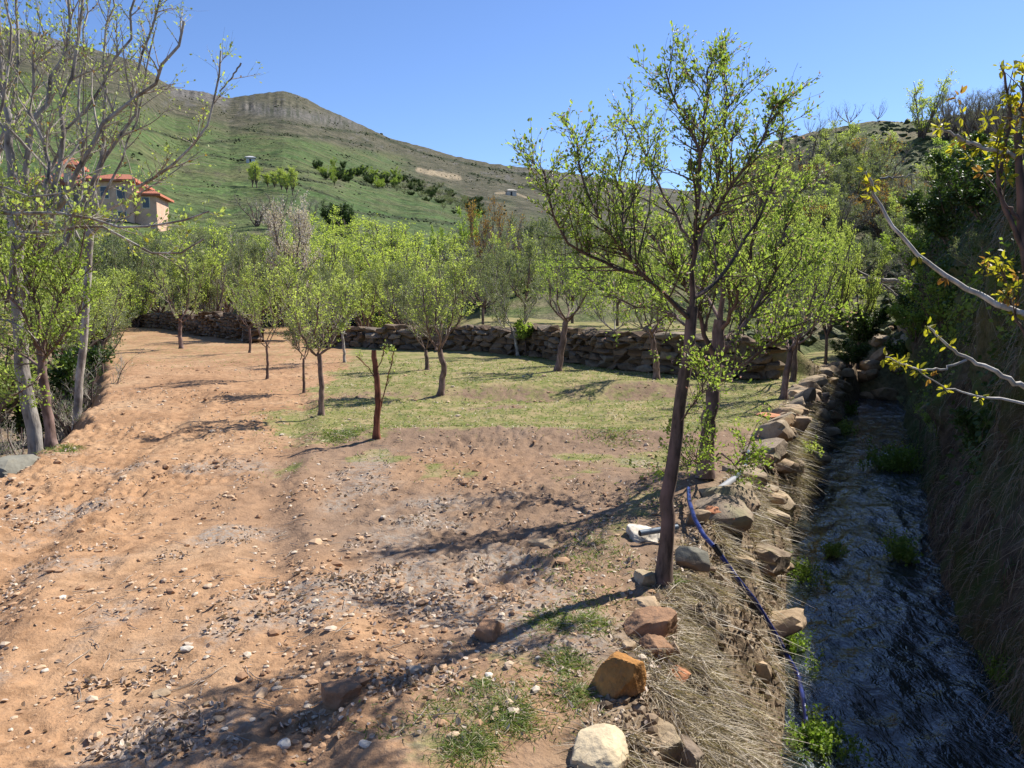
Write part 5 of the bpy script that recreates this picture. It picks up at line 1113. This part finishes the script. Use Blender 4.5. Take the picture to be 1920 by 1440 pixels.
# gravel
def gravel():
    bm = bmesh.new(); bmesh.ops.create_icosphere(bm, subdivisions=1, radius=1); T = np.array([v.co[:] for v in bm.verts]); Fc = np.array([[v.index for v in f.verts] for f in bm.faces]); bm.free()
    x, y = scatter(15000, 2.5, 16, -50, 1350, lambda x, y: np.where((x < edge(y)) & (x > ledge(y)), .12 + .6 * sst(-.1, .5, fbm(x * 1.3, y * 1.3, 0, 3, 57)), 0) * (1 - .8 * grassy(x, y)))
    n = len(x); s = rg.gamma(1.7, .0034, n) * (1 + .06 * y) + .003; k = len(T); sc = np.stack([rg.uniform(.8, 1.4, n), rg.uniform(.7, 1.1, n), rg.uniform(.35, .7, n)], 1)
    a = rg.random(n) * 6.283; V = T[None] * (1 + rg.normal(0, .15, (n, k, 1))) * sc[:, None] * s[:, None, None]; ca, sa = np.cos(a)[:, None], np.sin(a)[:, None]; V = np.stack([V[..., 0] * ca - V[..., 1] * sa, V[..., 0] * sa + V[..., 1] * ca, V[..., 2]], -1)
    V = V + np.stack([x, y, zs(x, y) + s * .2], 1)[:, None]; Fq = (np.arange(n) * k)[:, None, None] + Fc[None]
    s_ = NT('gravel_stones'); c = s_.ramp(s_.attr('rnd'), [(0, (.28, .16, .09)), (.35, (.42, .26, .15)), (.6, (.5, .34, .21)), (.85, (.52, .40, .28)), (1, (.56, .48, .38))]); s_.color(c)
    me = mesh('gravel', V.reshape(-1, 3), [Fq.reshape(-1, 3)], [s_.m], attrs=dict(rnd=np.repeat(rg.random(n), k))); tag(link('gravel', me), 'small stones and crumbs of earth scattered over the path', None, None, 'stuff'); print('gravel', n)
gravel()
def bank_crumbs():
    bm = bmesh.new(); bmesh.ops.create_icosphere(bm, subdivisions=1, radius=1); T = np.array([v.co[:] for v in bm.verts]); Fc = np.array([[v.index for v in f.verts] for f in bm.faces]); bm.free()
    n = 12000; y = 2.4 * (14 / 2.4) ** rg.random(n); t = rg.random(n); ri = np.clip(np.searchsorted(ysr, y), 0, len(ysr) - 1); ci = (462 + t * 50).astype(int); c = np.stack([X_[ri, ci] + rg.normal(0, .01, n), Y_[ri, ci], Z_[ri, ci]], 1); k = len(T)
    s = rg.gamma(1.6, .0028, n) * (1 + .05 * y) + .003; V = T[None] * (1 + rg.normal(0, .22, (n, k, 1))) * rg.uniform(.6, 1.3, (n, 1, 3)) * s[:, None, None] + c[:, None]; Fq = (np.arange(n) * k)[:, None, None] + Fc[None]
    s_ = NT('bank_earth_crumbs'); s_.color(s_.ramp(s_.attr('rnd'), [(0, (.10, .07, .045)), (.5, (.24, .17, .11)), (.85, (.34, .26, .18)), (1, (.46, .38, .28))]))
    me = mesh('earth_crumbs', V.reshape(-1, 3), [Fq.reshape(-1, 3)], [s_.m], attrs=dict(rnd=np.repeat(rg.random(n), k))); tag(link('earth_crumbs', me), 'crumbs of earth and small stones on the sunlit bank', None, None, 'stuff')
bank_crumbs()
# thin fallen twigs
n = 420; y = 2.6 * (11 / 2.6) ** rg.random(n); x = (rg.uniform(100, 1250, n) - 960) / F * y; k = x < edge(y) - .05; x, y = x[k], y[k]; n = len(x); a = rg.random(n) * 3.14; L = rg.uniform(.03, .16, n); t = np.linspace(-.5, .5, 5)
P = np.stack([x[:, None] + np.cos(a)[:, None] * L[:, None] * t, y[:, None] + np.sin(a)[:, None] * L[:, None] * t, np.zeros((n, 5))], -1) + rg.normal(0, .004, (n, 5, 3)); P[..., 2] = zs(P[..., 0], P[..., 1]) + .008
V, Fq = tubes(P, np.full((n, 5), .0018), 4); tag(link('fallen_twigs', mesh('fallen_twigs', V, [Fq], [BARK['grey']])), 'thin broken twigs lying on the soil', None, None, 'stuff')
# hanging dry grass and ivy on the shaded bank
n = 24000; y = 2.6 * (13 / 2.6) ** rg.random(n); t = rg.random(n) ** .8 * .95; x, _, z = cliff_xyz(y, t); dmask = fbm(y * 2.2, t * 6, 0, 4, 150) > -.06 - .2 * rg.random(n); x, y, z = x[dmask], y[dmask], z[dmask]; n = len(x)
aa = 3.5 * fbm(y * 4, z * 4, 0, 2, 171); dd = unit(np.stack([-1 + rg.normal(0, .4, n), np.sin(aa) + rg.normal(-.2, .6, n), .3 * np.cos(aa)], 1)); V0 = np.stack([x - .02, y, z], 1)
def hang(name, pos, dirs, L, wid, mats, mi, label, seed, K=4):
    rng = np.random.default_rng(seed); n = len(pos); t = np.linspace(0, 1, K + 1)[None, :, None]; h = (L * rng.uniform(.4, 1.4, n))[:, None, None]
    c = pos[:, None] + h * (t * (dirs * .45 + np.array([0, 0, .2]))[:, None] + t ** 2 * np.array([0, 0, -1.0]) + t ** 2 * (rng.normal(0, .25, (n, 1, 3)) + .35 * np.stack([fbm(pos[:, 1] * 3, pos[:, 2] * 3, 0, 2, 9), fbm(pos[:, 1] * 3, pos[:, 2] * 3, 5.5, 2, 10), 0 * pos[:, 1]], 1)[:, None])); sd = unit(np.cross(dirs, [0, 0, 1.]) + rng.normal(0, .4, (n, 3))) * (wid * rng.uniform(.6, 1.3, n))[:, None]
    V = np.stack([c - sd[:, None] * (1 - t * .8), c + sd[:, None] * (1 - t * .8)], 2).reshape(-1, 3); k = 2 * (K + 1); b = (np.arange(n) * k)[:, None]; q = np.arange(K) * 2; Fq = np.stack([b + q, b + q + 1, b + q + 3, b + q + 2], -1).reshape(-1, 4)
    me = mesh(name, V, [Fq], mats, np.repeat(mi, K), False, dict(rnd=np.repeat(rng.random(n), k))); tag(link(name, me), label, None, None, 'stuff')
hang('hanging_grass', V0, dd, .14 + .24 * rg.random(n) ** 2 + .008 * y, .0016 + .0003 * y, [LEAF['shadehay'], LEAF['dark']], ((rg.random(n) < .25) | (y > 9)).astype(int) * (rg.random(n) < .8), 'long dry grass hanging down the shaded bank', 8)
n = 26000; y = 6.5 * (24 / 6.5) ** rg.random(n); t = .25 + rg.random(n) ** .7 * .85; m_ = fbm(y * .9, t * 4, 0, 4, 160) > -.02; y, t = y[m_], t[m_]; x, _, z = cliff_xyz(y, t); n = len(x)
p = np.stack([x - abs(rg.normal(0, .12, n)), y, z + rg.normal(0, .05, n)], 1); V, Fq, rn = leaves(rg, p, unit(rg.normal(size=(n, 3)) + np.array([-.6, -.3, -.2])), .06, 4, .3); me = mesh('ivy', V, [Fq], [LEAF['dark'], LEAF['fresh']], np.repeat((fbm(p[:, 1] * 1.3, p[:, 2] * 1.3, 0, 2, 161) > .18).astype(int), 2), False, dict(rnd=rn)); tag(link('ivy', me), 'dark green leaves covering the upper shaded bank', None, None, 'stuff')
# bushes on top of the bank
for i, (yy, dx, h_, kd, lab) in enumerate([(10.5, 1.6, .7, 'dark', 'dark bush on the bank top, nearest the right edge'), (12.8, .8, .8, 'dark', 'dark bush on the bank top, second from the right edge'), (15.5, .5, .9, 'green', 'green bush leaning from the bank top in half shade'), (18, .6, .9, 'dark', 'dark bush at the far corner of the bank top'), (9.2, 2.4, .6, 'green', 'green bush on the bank top behind the walnut leaves')]):
    x, _, z = cliff_xyz(yy, 1.0); far_tree(kd, (float(x) + dx * .6, yy, float(z) - .3), h_, h_ * 1.6, lab)

for i, (px, py, Y, sc_, kd, lab) in enumerate([(1612, 655, 17.6, 1.0, 'dark', 'dark bush hanging over the left corner where the stream comes out'), (1596, 690, 16.4, .6, 'dark', 'low dark bush under the hanging one at the stream corner'), (1655, 640, 21.5, .8, 'bare', 'twiggy bush on the stony slope closing off the stream'), (1690, 610, 22.5, .9, 'olive2', 'pale bush on the slope above the stream head')]):
    p = at(px, py, Y); far_tree(kd, tuple(p), sc_, sc_ * 1.3, lab)
rg2 = np.random.default_rng(66)
for i in range(26):
    px = rg2.uniform(1600, 1712); p = hill(px, rg2.uniform(-.085, .12)); sz_ = rg2.uniform(.15, .55); o = link('rock', rock_mesh('rock', 900 + i, (sz_ * 1.3, sz_, sz_ * .7), ST['mix' if i % 2 else 'tan'], 2, 14, .02), None, (float(p[0]), float(p[1]), float(p[2]))); o.rotation_euler = (rg2.normal(0, .3), rg2.normal(0, .3), rg2.random() * 3)
    tag(o, ('broad' if sz_ > .38 else 'small' if sz_ < .25 else 'middling') + (' grey brown' if i % 2 else ' tan') + ' stone in the rubble at the stream head ' + ('by the dark bush' if px < 1640 else 'under the log' if px < 1675 else 'against the shaded bank'), 'rock', 'rubble at the stream head')

rg3 = random.Random(21)
for i, (yy, t_, kd, h_) in enumerate([(7.2, .30, 'dark', .5), (8.3, .62, 'olive', .6), (9.2, .25, 'green', .45), (9.8, .8, 'dark', .9), (10.8, .5, 'green', .8), (11.6, .18, 'olive', .5), (12.2, .72, 'dark', 1.1), (13.4, .4, 'green', .8), (14.2, .85, 'olive2', 1.0), (15.2, .25, 'dark', .8), (16.2, .6, 'green', 1.0), (17.6, .9, 'olive2', 1.0), (18.5, .35, 'dark', 1.0), (6.4, .75, 'olive', .5)]):
    x, _, z = cliff_xyz(yy, t_); far_tree(kd, (float(x) - .02, yy, float(z) - .1), h_, h_ * 1.25, {'dark': 'dark leafy clump', 'green': 'green leafy clump', 'olive': 'grey green clump', 'olive2': 'pale green clump'}[kd] + ' growing ' + ('low' if t_ < .35 else 'halfway up' if t_ < .7 else 'high') + ' on the shaded bank ' + ('right of the narrow water plant' if yy < 9 else 'above the broad cress clump' if yy < 12 else 'behind the walnut leaves' if yy < 15 else 'near its far corner'), None, 'bank_bush')

# ------------------------------------------------------------------ water plants
def cress(px, py, wpx, hpx, n, label, seed, leaf='cress', z=WZ, h=.12, ls=.022):
    rng = np.random.default_rng(seed); p = hit(px, py, z) if z is not None else on(px, py); m = p[1] / F; root = thing('water_plant', tuple(p), label, 'water plant'); a = Acc(); l = Acc()
    q = np.zeros((n, 5, 3)); q[:, :, 0] = rng.normal(0, wpx * m * .26, n)[:, None]; q[:, :, 1] = rng.normal(0, hpx * m * .6, n)[:, None]; t = np.linspace(0, 1, 5)
    q += t[None, :, None] * (rng.normal(0, .35, (n, 1, 3)) * np.array([1, 1, .3]) + np.array([0, 0, 1.])) * h * rng.uniform(.4, 1.2, (n, 1, 1)); V, Fq = tubes(q, np.full((n, 5), .0018), 3); a.add(V, Fq, 0); tag(a.obj('stems', [LEAF[leaf]], root), kind='stuff')
    pos, d = leaf_spots(rng, q, 11, .15, .008); V, Fq, rn = leaves(rng, pos, rng.normal(size=pos.shape), ls, 6, .9, None, 1.3); l.add(V, Fq, 0, rn); l.obj('leaves', [LEAF[leaf]], root)
cress(1685, 880, 110, 34, 260, 'broad dark green clump of cress at the foot of the shaded bank', 1, h=.3, ls=.035)
cress(1690, 1050, 36, 36, 70, 'narrow upright green plant in the shaded water', 2, h=.22, ls=.03)
cress(1490, 1075, 80, 70, 120, 'sunlit cress at the left waterline', 3, h=.12)
cress(1562, 1040, 34, 20, 60, 'little sunlit cress standing out in the water', 4, h=.1)
cress(1470, 1190, 40, 120, 130, 'bright green cress beside the hose, halfway down', 5, h=.12)
cress(1535, 1395, 130, 60, 120, 'lit cress around the sunken end of the hose', 6, h=.09)
cress(1570, 810, 70, 26, 150, 'silvery green plant tangle at the stream bend', 7, 'light', h=.2, ls=.035)
cress(1500, 850, 50, 20, 90, 'yellow green weed on the bank above the stream bend', 8, 'light', z=None, h=.15, ls=.03)
cress(1890, 1290, 40, 40, 70, 'dim green plant at the right waterline low in the picture', 9, h=.15)
cress(1590, 775, 40, 16, 70, 'small green plant at the left waterline beyond the bend', 10, h=.2, ls=.04)
print('objects', len(bpy.data.objects), 'tris', sum(len(m.polygons) for m in bpy.data.meshes))
